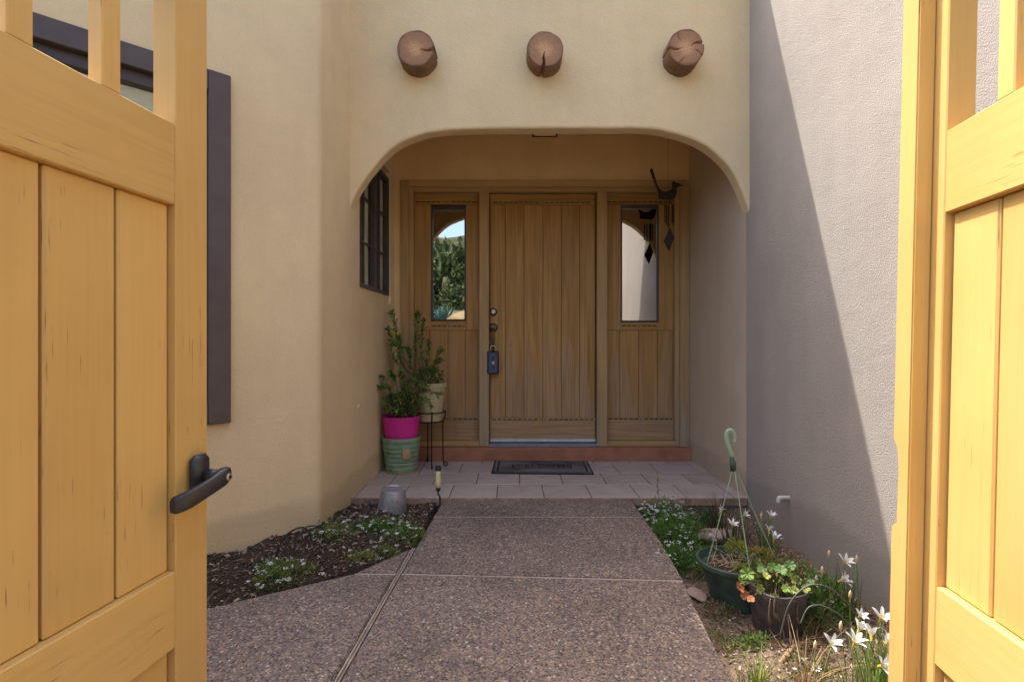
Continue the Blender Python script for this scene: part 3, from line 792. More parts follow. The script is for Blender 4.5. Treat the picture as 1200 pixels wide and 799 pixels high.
# d = +Y-ish so local +y = -X (into wall); outward = -y
def win(parent, a, b2, z0, z1, yin, fw, nmul, mat, glassmat, barw=.018, mun=(2,3), split=None, sgn=1):
    Y = lambda v: v*sgn
    f1 = bmesh.new()
    bx(f1, a, a+fw, Y(yin-.035), Y(yin+.02), z0, z1); bx(f1, b2-fw, b2, Y(yin-.035), Y(yin+.02), z0, z1)
    bx(f1, a+fw, b2-fw, Y(yin-.035), Y(yin+.02), z0, z0+fw); bx(f1, a+fw, b2-fw, Y(yin-.035), Y(yin+.02), z1-fw, z1)
    bmo('window_frame', f1, mat, parent)
    bm = bmesh.new(); bx(bm, a+fw, b2-fw, Y(yin+.001), Y(yin+.005), z0+fw, z1-fw); bmo('pane', bm, glassmat, parent)
# frame sits in the niche
wa, wb, za, zb_ = na+.01, nb-.012, 1.372, 2.335
M['curtain_brown'] = plain('brown_curtain', (.40,.26,.15), .9)
win(wn_, wa, wb, za, zb_, .045, .026, 0, M['window_metal'], M['clear'])
wm = (3.85-2.805)
b_m = bmesh.new(); bx(b_m, wm-.03, wm+.03, .012, .044, za+.026, zb_-.026); bmo('mullion', b_m, M['window_metal'], wn_)
for sx in (wm-.22, wm+.165):
    b_m = bmesh.new(); bx(b_m, sx-.008, sx+.008, .028, .0455, za+.026, zb_-.026); bmo('muntin', b_m, M['window_metal'], wn_)
for zz in (1.70, 2.02):
    b_m = bmesh.new(); bx(b_m, wa+.026, wm-.0305, .030, .0454, zz-.007, zz+.007); bx(b_m, wm+.0305, wb-.026, .030, .0454, zz-.007, zz+.007); bmo('muntin', b_m, M['window_metal'], wn_)
b_m = bmesh.new(); bx(b_m, na+.001, nb-.001, .066, .08, 1.301, 2.389); bmo('niche_back', b_m, M['curtain_brown'], wn_)
for (c0, c1) in ((wm-.13, wm-.045), (wm+.04, wm+.13), (wm+.215, wb-.03)):
    b_m = bmesh.new(); bx(b_m, c0, c1, .054, .062, za+.03, zb_-.03, .003); bmo('curtain', b_m, M['curtain'], wn_)
# frame reaches wall back: sill below and head above in plaster
b_m = bmesh.new(); bx(b_m, na+.002, nb-.002, .02, .0525, 1.3012, za-.001); bmo('sill', b_m, M['stucco'], wn_)

# bay window in the angled wall
bw = wall_frame_obj('window', cA+bd*.03, bd, bn, 'large window with a thick plum-brown frame and pale blinds behind the left gate')
bw.rotation_euler = (0,0,math.atan2(bd.y, bd.x))
# direction bd points left/near; local +y = left of bd: (-bd.y, bd.x) = (.69,-.72) => outward
a0, a1 = wt0-.03, wt1
def bbox(name, a, b2, y0, y1, z0, z1, mt, bev=.003):
    bm = bmesh.new(); bx(bm, a, b2, y0, y1, z0, z1, bev); return bmo(name, bm, mt, bw)
FW = .095
bbox('window_frame', a0, a0+FW, -.05, .028, wz0, wz1, M['bay_frame']); bbox('window_frame', a1+.03, a1+.03+FW, -.05, .028, wz0, wz1, M['bay_frame'])
bbox('window_frame', a0+FW+.0005, a1+.0295, -.05, .027, wz1-FW, wz1, M['bay_frame']); bbox('window_frame', a0+FW+.0005, a1+.0295, -.05, .027, wz0, wz0+FW, M['bay_frame'])
bbox('sash', a0+FW+.001, a0+FW+.05, -.06, -.01, wz0+FW+.001, wz1-FW-.001, M['window_metal'])
bbox('sash', a0+FW+.051, a1+.028, -.06, -.01, wz1-FW-.056, wz1-FW-.001, M['window_metal'])
bbox('sash', a0+FW+.051, a1+.028, -.06, -.01, wz0+FW+.001, wz0+FW+.056, M['window_metal'])
bbox('mullion', a0+.62, a0+.655, -.061, -.012, wz0+FW+.057, wz1-FW-.057, M['window_metal'])
bbox('pane', a0+FW+.051, a1+.028, -.040, -.036, wz0+FW+.057, wz1-FW-.057, M['clear'], 0)
zz = wz0+FW+.02
slat_me = None
while zz < wz1-FW:
    if slat_me is None:
        bm = bmesh.new(); L2 = (a1+.05-a0-FW)/2
        vs_ = [bm.verts.new(v) for v in ((-L2,-.008,-.011),(L2,-.008,-.011),(L2,.008,.011),(-L2,.008,.011))]; bm.faces.new(vs_)
        slat_me = bpy.data.meshes.new('blind_slat'); bm.to_mesh(slat_me); bm.free(); slat_me.materials.append(M['blind'])
    o = link('blind_slat', slat_me, None, bw); o.location = ((a0+FW+a1+.03)/2, -.085, zz); zz += .024
bbox('room_backing', a0+.05, a1+.05, -.22, -.21, wz0, wz1, M['curtain'], 0)

# small stub on side wall
o = tube('wall_stub', [(-1.036,3.42,.56),(-1.015,3.42,.56)], [.018,.014], M['stucco'], None, 10); hpart(o)
o.location = -HO

# ------------------------------------------------------------------ right wall with pipe stub
rw = thing('stucco_wall', 'tall pale stucco wall on the right, half in sun and half in shade', 'wall', (XR(2), 2, 0))
bm = bmesh.new()
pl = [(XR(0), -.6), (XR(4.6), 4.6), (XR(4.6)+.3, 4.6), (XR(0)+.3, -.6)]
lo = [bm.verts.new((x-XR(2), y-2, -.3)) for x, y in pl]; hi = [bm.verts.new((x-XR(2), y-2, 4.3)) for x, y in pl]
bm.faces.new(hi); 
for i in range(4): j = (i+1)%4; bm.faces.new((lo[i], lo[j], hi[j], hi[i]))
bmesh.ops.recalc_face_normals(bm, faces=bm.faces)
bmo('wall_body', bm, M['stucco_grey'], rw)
pp = P(921, 583, 2.78)
o = tube('pipe_stub', curve_pts([(.03, pp.y-2, pp.z), (-.035, pp.y-2.0, pp.z), (-.046, pp.y-2.0, pp.z-.005), (-.049, pp.y-2.0, pp.z-.026)], 5), .0115, M['pvc'], rw, 12)

# ------------------------------------------------------------------ gates
def gate(hinge, d, sg, zoff, roll, label):
    """local x along the leaf from the hinge, visible face towards sg*y"""
    ang = math.atan2(d[1], d[0])
    root = thing('garden_gate', label, 'gate', (hinge[0], hinge[1], zoff), (roll, 0, ang), 'pair of ochre wooden gate leaves')
    W = .925; T = .058; gp, gh = M['gate_paint'], M['gate_paint_h']
    def gb(name, s0, s1, n0, n1, z0, z1, mt=gp, bev=.0025):
        return box(name, s0, s1, sg*n0, sg*n1, z0, z1, mt, root, bev)
    gb('stile', W-.10, W, -T, 0, 0, 1.98); gb('stile', 0, .10, -T, 0, 0, 1.56)
    for (a, b2) in ((0.0,.13),(.311,.483),(1.306,1.487)): gb('rail', .1005, W-.1005, -T+.004, -.0006, a, b2, gh)
    hrz = lambda t: 1.50+.36*math.sin(math.pi*.5*t)
    pr = bmesh.new(); nS = 14; v1, v2 = [], []
    for i in range(nS+1):
        s = .1005+(W-.201)*i/nS; z = hrz(i/nS)
        v1.append((s, z)); v2.append((s, z+.10))
    ring = v1+v2[::-1]
    fa = [pr.verts.new((s, sg*-.001, z)) for s, z in ring]; fb = [pr.verts.new((s, sg*(-T+.004), z)) for s, z in ring]
    pr.faces.new(fa); pr.faces.new(fb[::-1])
    for i in range(len(ring)): j = (i+1)%len(ring); pr.faces.new((fa[j], fa[i], fb[i], fb[j]))
    bmesh.ops.recalc_face_normals(pr, faces=pr.faces); bmo('head_rail', pr, gh, root)
    for k in range(5):
        s1 = W-.1005-(0 if k == 0 else .133+(k-1)*.1449); s0 = W-.1005-.133-k*.1449 if k < 4 else .1005
        a, b2 = s0+.0030, s1-.0030
        gb('board', a, b2, -.036, -.0165, .4835, 1.3055, gp, .004)
        gb('board', a, b2, -.036, -.0165, .1305, .3105, gp, .004)
    gb('backing_panel', .1008, W-.1008, -.046, -.0365, .131, 1.305, gp, 0)
    for k in range(4):
        s1 = W-.237-k*.166; gb('bar', s1-.041, s1, -.036, -.003, 1.4873, hrz((s1-.041-.1005)/(W-.201))+.004, gp)
    return root
def hinge_of(a, dd, Yfar, W=.925):
    Yh = Yfar-W/math.sqrt(1+dd*dd); return (a+dd*Yh, Yh)
gl_ = gate(hinge_of(-.895, .12, 1.252), (.12, 1), -1, 0.0, 0.0, 'ochre wooden gate leaf at left in shade, with a black lever handle')
gr_ = gate(hinge_of(.757, .15, 1.233), (.15, 1), 1, -.024, R(1.2), 'pale ochre wooden gate leaf at right in full sun, without a handle')
# right leaf's closing strip, with a worn notch
W = .925; zl = [-.0, .58, .60, .60+.012, .755, .775, 1.98]
bm = bmesh.new()
prof = [(W-.064,0,0)]
nea = W-.0605; far = W+.003
outl = [(nea, 0), (far, 0), (far, .578), (far-.020, .592), (far-.022, .72), (far-.017, .765), (far, .79), (far, 1.98), (nea, 1.98)]
f0 = [bm.verts.new((s, .037, z)) for s, z in outl]; f1 = [bm.verts.new((s, .0006, z)) for s, z in outl]
bm.faces.new(f0); bm.faces.new(f1[::-1])
for i in range(len(outl)): j = (i+1)%len(outl); bm.faces.new((f0[i], f0[j], f1[j], f1[i]))
bmesh.ops.recalc_face_normals(bm, faces=bm.faces)
bmesh.ops.bevel(bm, geom=[e_ for e_ in bm.edges], offset=.003, segments=2, affect='EDGES')
o = bmo('closing_strip', bm, M['gate_paint'], gr_)
# lever handle on left leaf (visible side is -y)
hz = .675
esc = bmesh.new(); bx(esc, W-.070, W-.016, -.0005, -.026, hz-.040, hz+.058, .011)
o = bmo('handle_plate', esc, M['black_plastic'], gl_, True); o.data.set_sharp_from_angle(angle=R(50))
tube('handle_spindle', [(W-.036,-.02,hz+.005),(W-.036,-.062,hz+.005)], [.018,.016], M['black_plastic'], gl_, 16)
lev = []
secs = [(W-.014,-.0640,.008,.010),(W-.018,-.0640,.017,.012),(W-.030,-.0640,.021,.013),(W-.045,-.0635,.020,.012),(W-.070,-.061,.019,.010),(W-.095,-.056,.019,.009),(W-.118,-.050,.020,.009),(W-.132,-.043,.020,.009),(W-.143,-.034,.019,.009),(W-.147,-.0315,.015,.007)]
V, F = [], []; sg_ = 12
for i, (s, y, hh_, th) in enumerate(secs):
    for k in range(sg_):
        a = 2*math.pi*k/sg_; cx_, sx_ = math.cos(a), math.sin(a)
        ex = 0.55
        V.append((s, y+th*math.copysign(abs(cx_)**ex, cx_), hz+.004-.30*(W-.03-s)+hh_*math.copysign(abs(sx_)**ex, sx_)))
for i in range(len(secs)-1):
    for k in range(sg_): j = (k+1)%sg_; F.append((i*sg_+k, i*sg_+j, (i+1)*sg_+j, (i+1)*sg_+k))
F.append(tuple(range(sg_))); F.append(tuple((len(secs)-1)*sg_+k for k in range(sg_))[::-1])
me = mesh('handle_lever', V, F, True); me.set_sharp_from_angle(angle=R(50)); link('handle_lever', me, M['black_plastic'], gl_)
o = disc('lock_cylinder', .0095, .003, W-.028, -.0768, hz+.003, M['steel'], gl_)
o = disc('keyhole', .0035, .001, W-.028, -.0802, hz+.003, M['black_metal'], gl_, [(.0035,0),(.0035,.0008)])
# hinge posts and low courtyard walls that carry the gates
for (hx_, hy_), lab in ((hinge_of(-.895,.12,1.252), 'ochre timber post hinging the left gate leaf'), (hinge_of(.757,.15,1.233), 'ochre timber post hinging the right gate leaf')):
    sgn = -1 if hx_ < 0 else 1
    t = thing('gate_post', lab, 'post', (hx_+sgn*.10, hy_-.02, -.3))
    box('post', -.045, .045, -.045, .045, 0, 1.60, M['gate_paint'], t, .004)
    box('post_cap', -.055, .055, -.055, .055, 1.6005, 1.625, M['gate_paint_h'], t, .004)
def lowwall(x0, x1, lab):
    t = thing('courtyard_wall', lab, 'wall', ((x0+x1)/2, .28, -.3))
    bm = bmesh.new(); bx(bm, x0-(x0+x1)/2, x1-(x0+x1)/2, -.1, .1, 0, 1.5, .03); bmo('wall_body', bm, M['stucco'], t)
lowwall(-4.2, -1.03, 'low stucco courtyard wall left of the gates'); lowwall(1.10, 1.485, 'short stucco wall between right gate and tall wall')

exec_small = True
# ------------------------------------------------------------------ things on the porch
# door mat
mt = thing('doormat', 'grey and black welcome mat in front of the door step', 'doormat', (P(638,0,4.05).x-.022, 4.045, .001), (0,0,R(-1.7)))
box('mat_base', -.385, .385, -.205, .205, 0, .007, M['mat_black'], mt, .002)
bm = bmesh.new()
def ringm(bm, hx_, hy_, t, z):
    for (a, b2, c_, d_) in ((-hx_,hx_,-hy_,-hy_+t),(-hx_,hx_,hy_-t,hy_),(-hx_,-hx_+t,-hy_+t,hy_-t),(hx_-t,hx_,-hy_+t,hy_-t)):
        v = [bm.verts.new(p) for p in ((a,c_,z),(b2,c_,z),(b2,d_,z),(a,d_,z))]; bm.faces.new(v)
ringm(bm, .372, .192, .022, .0082)
bmo('outer_band', bm, M['mat_grey'], mt)
box('mat_field', -.335, .335, -.155, .155, .0070, .0086, M['mat_grey'], mt, 0)
bm = bmesh.new(); ringm(bm, .235, .062, .012, .0098); bmo('inner_border', bm, M['mat_black'], mt)
fc = bpy.data.curves.new('welcome_text', 'FONT'); fc.body = 'WELCOME'; fc.size = .092; fc.align_x = 'CENTER'; fc.align_y = 'CENTER'; fc.space_character = 1.12
try: fc.offset = .0018
except Exception: pass
to = bpy.data.objects.new('welcome_text', fc); C.objects.link(to)
dg = bpy.context.evaluated_depsgraph_get(); tm = bpy.data.meshes.new_from_object(to.evaluated_get(dg)); C.objects.unlink(to); bpy.data.objects.remove(to)
tm.materials.clear(); o = link('lettering', tm, M['mat_black'], mt); o.location = (0, 0, .0099)

# pots
def pot_profile(rt, rb, h, rim=.012, rh=.02, inset=.03):
    return [(rb*.96,0),(rb,.004),(rb+(rt-rim-rb)*.6, h*.6),(rt-rim,h-rh),(rt,h-rh+.002),(rt,h-.002),(rt-.003,h),(rt-rim-.004,h),(rt-rim-.006,h-inset),(.001,h-inset)]
gpX, gpY = -.852, 3.945
gp_ = thing('plant_pot', 'sage green ribbed ceramic pot on the porch, under the magenta pot', 'pot', (gpX, gpY, 0), (0,0,0), 'pots on the porch')
prof = [(.108,0),(.112,.004),(.113,.014)]
for k in range(6):
    z = .02+k*.034; r1 = .116+k*.0045
    prof += [(r1,z),(r1+.0035,z+.010),(r1+.0035,z+.022),(r1+.001,z+.031)]
prof += [(.142,.236),(.1475,.240),(.1475,.262),(.143,.268),(.134,.268),(.130,.23),(.001,.23)]
lathe('pot_body', prof, M['green_glaze'], gp_)
lathe('clay_foot', [(.1085,0),(.1165,.001),(.1175,.012),(.1125,.0125)], M['terracotta'], gp_)
box('label_plate', .03, .098, -.137, -.118, .115, .195, M['terracotta'], gp_, .006).rotation_euler = (R(-9),0,R(28))
bm = bmesh.new()
tb = [tube_data([Vector((.064+.024*math.cos(t)*1.0, -.141+.006*math.sin(t), .155+.024*math.sin(t))) for t in np.linspace(a0_, a0_+2.4, 10)], .0016, 5) for a0_ in (0.3, 3.4)]
v, f = merge(tb); o = link('relief', mesh('relief', v, f), M['green_glaze'], gp_); o.rotation_euler = (0,0,R(8))
mp_ = thing('plant_pot', 'bright magenta plastic pot standing on the green ribbed pot', 'pot', (gpX, gpY, .231), (0,0,0), 'pots on the porch')
lathe('pot_body', [(.118,.0),(.122,.03),(.142,.185),(.1455,.186),(.1455,.196),(.137,.196),(.132,.165),(.001,.165)], M['magenta'], mp_)
lathe('soil', [(.131,.160),(.10,.168),(.001,.172)], M['potting_soil'], mp_)
csX, csY = -.655, 4.10
st = thing('plant_stand', 'black wire plant stand under the cream pot', 'plant stand', (csX, csY, 0))
ring_pts = [(.118*math.cos(a), .118*math.sin(a), .435) for a in np.linspace(0, 2*math.pi, 33)]
tube('top_ring', ring_pts, .005, M['black_metal'], st, 8)
tube('lower_ring', [(.100*math.cos(a), .100*math.sin(a), .36) for a in np.linspace(0, 2*math.pi, 33)], .004, M['black_metal'], st, 8)
for a in (R(-75), R(-5), R(110), R(185)):
    ca, sa = math.cos(a), math.sin(a)
    tube('leg', curve_pts([(.124*ca,.124*sa,.45),(.121*ca,.121*sa,.40),(.104*ca,.104*sa,.34),(.103*ca,.103*sa,.15),(.108*ca,.108*sa,.03),(.122*ca,.122*sa,.006),(.138*ca,.138*sa,.016),(.134*ca,.134*sa,.034),(.121*ca,.121*sa,.030)], 6), .0052, M['black_metal'], st, 8)
for k in range(4):
    a = R(45+90*k); tube('cross_wire', [(.100*math.cos(a),.100*math.sin(a),.36),(-.0,0,.357)], .003, M['black_metal'], st, 6)
cp = thing('plant_pot', 'cream tapered pot held up by the black wire stand', 'pot', (csX, csY, .362), (0,0,0), 'pots on the porch')
lathe('pot_body', [(.086,.002),(.093,.006),(.104,.12),(.124,.27),(.132,.271),(.134,.30),(.128,.306),(.120,.306),(.113,.27),(.001,.27)], M['cream'], cp)
lathe('soil', [(.112,.265),(.08,.272),(.001,.274)], M['potting_soil'], cp)

def shrub(name, label, base, stems, leafc, L=.035, W_=.013, dens=60, group=None, bush=None, cat='plant'):
    t = thing(name, label, cat, base)
    S = []; items = []
    for st_ in stems:
        pts = [Vector(p)-Vector(base) for p in st_['pts']]; cp_ = curve_pts(pts, 8)
        nn = len(cp_); S.append(tube_data(cp_, [st_.get('r', .004)*(1-.75*i/nn) for i in range(nn)], 6))
        for i in range(int(st_.get('n', dens)*1.55)):
            f_ = random.uniform(st_.get('from', .3), 1.0); q = cp_[min(nn-1, int(f_*nn))]; tn = (cp_[min(nn-1, int(f_*nn)+1)]-cp_[max(0, int(f_*nn)-1)]).normalized()
            dr = (rv().normalized()*.9 + tn*.8 + Vector((0,0,.25))).normalized()
            l = L*random.uniform(.65, 1.25)
            c = random.choice(leafc); items.append((q+rv(st_.get('spread', .006)), dr, rv()+Vector((0,0,1.2)), l, l*W_/L, vcol(c, .35)))
    if bush:
        for (cx_, cy_, cz_, rx, ry, rz_, n_) in bush:
            for _ in range(n_):
                u = rv().normalized()*random.uniform(.35, 1.0)**.6
                q = Vector((cx_+u.x*rx, cy_+u.y*ry, cz_+u.z*rz_))-Vector(base)
                l = L*random.uniform(.65, 1.2); c = random.choice(leafc)
                items.append((q, (u+rv(.7)+Vector((0,0,.5))).normalized(), rv()+Vector((0,0,1)), l, l*W_/L, vcol(c, .4)))
            for _ in range(int(n_/16)):
                u = rv().normalized()*.85; q = Vector((cx_+u.x*rx, cy_+u.y*ry, cz_+u.z*rz_))-Vector(base)
                S.append(tube_data(curve_pts([Vector((rv(.02).x, rv(.02).y, -.01)), q*.5+Vector((0,0,.02)), q], 4), .0018, 5))
    v, f = merge(S); link('stem', mesh('stem', v, f, True), M['twig'], t)
    leaves('foliage', items, M['leaf'], t)
    return t
M['twig'] = plain('green_brown_twig', (0.12,0.10,0.05), 0.8)
G1, G2, G3, GY = (.14,.215,.05), (.21,.29,.065), (.075,.12,.035), (.20,.20,.04)
def Q(px, py, Y): return tuple(P(px, py, Y))
b0 = (csX, csY, .636)
stA = []
for (tx, ty, yy, n_, mid) in ((460,368,4.03,46,(470,405)),(455,385,4.0,36,(464,415)),(467,395,4.1,50,(473,420)),(490,366,4.08,64,(487,405)),(496,378,4.12,40,(494,410)),(518,410,4.03,26,(508,420)),(515,422,4.0,26,(506,428)),(478,410,4.1,50,(484,425)),(503,402,4.14,34,(500,420)),(463,402,4.0,40,(474,420))):
    stA.append({'pts': [b0, Q(mid[0], mid[1]+10, (yy+csY)/2), Q(tx+(mid[0]-tx)*.35, ty+(mid[1]-ty)*.4, yy), Q(tx, ty, yy)], 'n': int(n_*1.3), 'r': .0045, 'from': .3, 'spread': .011})
sA = shrub('potted_shrub', 'tall leggy green shrub growing in the cream pot', b0, stA, [G1, G2, G1, G3], L=.038, W_=.0165,
      bush=[(csX-.01, csY, .72, .11, .10, .07, 260)])
leaves('yellow_leaf', [(Vector(P(460,394,3.98))-Vector(b0), (.2,-.3,.9), (0,-1,.1), .05, .028, (.42,.33,.04))], M['leaf'], sA, kind=None)
leaves('red_bud', [(Vector(P(462,365,4.02))-Vector(b0), (-.1,-.1,1), (0,-1,0), .025, .014, (.28,.03,.03))], M['leaf'], sA, kind=None)
b1 = (gpX, gpY, .405)
stB = []
for (tx, ty, yy, n_) in ((434,436,3.86,34),(444,455,3.86,36),(457,438,3.95,46),(470,436,3.9,50),(484,444,3.9,46),(500,452,3.82,40),(520,440,3.86,30),(514,462,3.8,40),(505,475,3.82,36),(452,470,3.82,36),(466,478,3.8,36),(490,470,3.8,40),(478,455,3.8,44)):
    m_ = P((tx+470)/2, (ty+470)/2-6, (yy+gpY)/2)
    stB.append({'pts': [b1, tuple(m_), Q(tx, ty, yy)], 'n': n_, 'r': .004, 'from': .4, 'spread': .014})
sB = shrub('potted_shrub', 'bushy green shrub spilling over the magenta pot', b1, stB, [G1, G2, G2, G3, (.12,.16,.05)], L=.038, W_=.0155,
      bush=[(gpX+.01, gpY-.02, .515, .14, .11, .09, 700)])

# small grey bucket turned over
bk = thing('metal_pot', 'upturned grey metal pot standing in the soil by the porch edge', 'pot', (P(459,0,3.10).x, 3.09, -.088), (R(3), R(4), R(10)))
v, f = lathe_data([(.094,0),(.098,.002),(.098,.012),(.0945,.014),(.072,.193),(.069,.201),(.063,.203),(.058,.198),(.001,.198)], 48)
lathe('pot_body', [(.094,0),(.098,.002),(.098,.012),(.0945,.014),(.072,.193),(.069,.201),(.063,.203),(.058,.198),(.001,.198)], M['galv'], bk, 48)
tb = []
for k in range(5):
    pts = []
    for t in np.linspace(0, 1, 12):
        a = R(-125+k*11) + t*R(50+6*k)*.9; z = .165-.13*t**(.7+.15*k); r_ = .0945-(z-.014)/.179*.0225+.0006
        pts.append((r_*math.cos(a), r_*math.sin(a), z))
    tb.append(tube_data(pts, .0022, 5))
v, f = merge(tb); link('embossing', mesh('embossing', v, f, True), M['galv'], bk)
# garden tool
tx = P(513.5,0,3.2).x
tl = thing('hand_trowel', 'hand trowel with a cream handle stuck upright in the soil beside the path', 'garden tool', (tx, 3.2, -.07))
hz0 = P(0,571,3.2).z+.07; hz1 = P(0,546,3.2).z+.07
v, f = lathe_data([(.012,hz0),(.0155,hz0+.004),(.0165,hz0+.05),(.014,hz0+.08),(.0155,hz0+.105)], 20); link('grip', mesh('grip', v, f, True), M['cream_plastic'], tl)
lathe('grip_cap', [(.0155,hz0+.1055),(.019,hz0+.108),(.019,hz0+.125),(.015,hz0+.134),(.006,hz0+.136)], M['tool_black'], tl, 20)
lathe('ferrule', [(.010,hz0-.022),(.014,hz0-.018),(.0145,hz0-.0005)], M['tool_black'], tl, 20)
tube('shank', curve_pts([(0,0,hz0-.02),(.001,-.004,hz0-.04),(.012,-.008,hz0-.062),(.010,-.006,.03),(.0,-.004,.0)], 6), .0055, M['tool_black'], tl, 8)
bm = bmesh.new(); bx(bm, -.022, .020, -.008, -.002, -.06, .045, .002); bmo('blade', bm, M['tool_black'], tl)

# roadrunner wind chime (hangs before the right sidelight)
Yc = 4.085
wc = thing('wind_chime', 'rusty metal roadrunner wind chime hanging in front of the right side pane', 'wind chime', tuple(P(784, 236, Yc)))
O_ = P(784, 236, Yc)
def rel(px, py, dy=0): q = P(px, py, Yc)-O_; return (q.x, dy, q.z)
bird_px = [(763,197),(765,199),(767,206),(770,216),(773,222),(777,224.5),(782,224.5),(787,222),(788,218),(787,213.5),(790,212),(792,214.5),(796,215),(801,218.5),(796,218.6),(793,220.5),(793,226),(791.5,231),(788,234.5),(782,234.2),(776,234),(771.5,233),(771.6,226),(768,217),(764,207),(761.6,200)]
bm = bmesh.new(); f0 = [bm.verts.new(rel(x, y, -.003)) for x, y in bird_px]; f1 = [bm.verts.new(rel(x, y, .003)) for x, y in bird_px]
bm.faces.new(f0); bm.faces.new(f1[::-1])
for i in range(len(f0)): j = (i+1)%len(f0); bm.faces.new((f0[j], f0[i], f1[i], f1[j]))
bmesh.ops.recalc_face_normals(bm, faces=bm.faces); bmo('bird', bm, M['rusty'], wc)
for k, x in enumerate((778.5, 781.2, 784.2, 786.8, 789)):
    tube('chime_tube', [rel(x, 241, .018*((k%3)-1)), rel(x, 262+2*(k%3), .018*((k%3)-1))], .0055, M['rusty'], wc, 8)
    tube('string', [rel(x, 234, 0), rel(x, 241, .018*((k%3)-1))], .001, M['rusty'], wc, 4)
bm = bmesh.new(); dm = [(785,266),(790,279),(784,295),(777.6,283)]
f0 = [bm.verts.new(rel(x, y, -.002)) for x, y in dm]; f1 = [bm.verts.new(rel(x, y, .002)) for x, y in dm]
bm.faces.new(f0); bm.faces.new(f1[::-1])
for i in range(4): j = (i+1)%4; bm.faces.new((f0[j], f0[i], f1[i], f1[j]))
bmesh.ops.recalc_face_normals(bm, faces=bm.faces); bmo('wind_sail', bm, M['rusty'], wc)
tube('string', [rel(784.5, 234), rel(785, 268)], .001, M['rusty'], wc, 4)
tube('hanging_wire', [rel(783, 225), (rel(783,225)[0], 0, 2.74-O_.z)], .0012, M['rusty'], wc, 4)

# ------------------------------------------------------------------ planting
def alyssum(label, x, y, z, rx, ry, h, nl, nf, greens, group, name='alyssum_clump', Ls=.016):
    t = thing(name, label, 'plant', (x, y, z), (0,0,0), group)
    lobes = [(0,0,1.0)]+[(random.uniform(-.6,.6)*rx, random.uniform(-.6,.6)*ry, random.uniform(.45,.75)) for _ in range(5)]
    it = []
    def pt(jit=1.0):
        lx_, ly_, s = random.choice(lobes)
        a = random.uniform(0, 2*math.pi); e_ = math.asin(random.uniform(0, 1))
        r_ = random.uniform(.75, 1.08)
        u = Vector((math.cos(a)*math.cos(e_), math.sin(a)*math.cos(e_), math.sin(e_)))
        return Vector((lx_+u.x*rx*s*r_, ly_+u.y*ry*s*r_, max(.0, u.z*h*(.5+.5*s)*r_))), u
    for _ in range(nl):
        q, u = pt(); q *= random.uniform(.82, 1.03)
        l = Ls*random.uniform(.6, 1.3)
        it.append((q, (u+rv(.8)+Vector((0,0,.4))).normalized(), rv()+Vector((0,0,1)), l, l*.33, vcol(random.choice(greens), .4)))
    leaves('foliage', it, M['leaf'], t)
    it = []
    for _ in range(int(nf*1.5)):
        q, u = pt(); q = q*1.03+Vector((0,0,.006)); rr = random.uniform(.006, .010)
        if u.z < .15: continue
        for k in range(9):
            o_ = rv(rr)*Vector((1,1,.5)) if False else Vector((rv(rr).x, rv(rr).y, rv(rr*.5).z))
            for m_ in range(2):
                it.append((q+o_, Vector((random.uniform(-1,1), random.uniform(-1,1), .25)), (0,0,1), .0075, .0062, vcol((.82,.82,.80), .05)))
    leaves('blossom', it, M['petal'], t)
    return t
AG = [(.09,.19,.03),(.14,.26,.045),(.065,.14,.025)]
AY = [(.19,.25,.05),(.27,.27,.07),(.12,.19,.04),(.31,.21,.07)]
gl1 = 'low flowering clumps in the left bed'; gl2 = 'low flowering clumps in the right bed'
alyssum('pale-flowered clump at the near end of the left bed, beside the wire hoop', -.995, 2.26, -.05, .15, .11, .085, 1500, 30, AY+AG, gl1)
alyssum('white-flowered clump at the corner where the left wall turns', -.93, 2.66, -.03, .12, .10, .10, 1200, 20, AG+AY, gl1)
alyssum('wide dark green clump with white flowers in the middle of the left bed', -.725, 2.72, -.045, .15, .12, .105, 2400, 24, AG, gl1)
alyssum('white-flowered clump in the left bed touching the concrete path', -.56, 2.68, -.045, .10, .12, .10, 1600, 24, AG+AG+AY, gl1)
alyssum('yellowish leafy clump along the angled slab edge', -.74, 2.47, -.06, .11, .05, .045, 600, 3, AY, gl1)
alyssum('yellowish leafy patch near the tip of the angled slab', -.64, 2.53, -.06, .08, .05, .05, 420, 2, AY+AG, gl1)
alyssum('large green mound dotted with white flowers at the porch edge right of the path', .93, 2.84, -.12, .19, .22, .16, 5200, 46, AG, gl2)
alyssum('white-flowered back part of the mound against the porch tiles', .90, 3.10, -.10, .17, .10, .15, 2200, 80, AG, gl2)
alyssum('small round green clump with white flowers hanging over the path edge', .80, 2.52, -.12, .125, .11, .125, 2600, 34, AG, gl2)
alyssum('dark green clump beside the pinkish stone near the porch', 1.13, 3.06, -.10, .11, .10, .115, 1200, 4, [G1,G3,(.04,.09,.03)], gl2)
alyssum('low green patch between the mound and the hanging basket', 1.0, 2.62, -.145, .16, .14, .085, 2200, 8, AG+AY, gl2)
alyssum('tall mixed green clump behind the brown nursery pot', 1.235, 2.16, -.145, .18, .16, .19, 3600, 16, AG+[G1], gl2, Ls=.024)
alyssum('small weedy clump at the foot of the brown nursery pot', .93, 1.93, -.145, .09, .05, .045, 420, 0, [G1,G2], gl2)

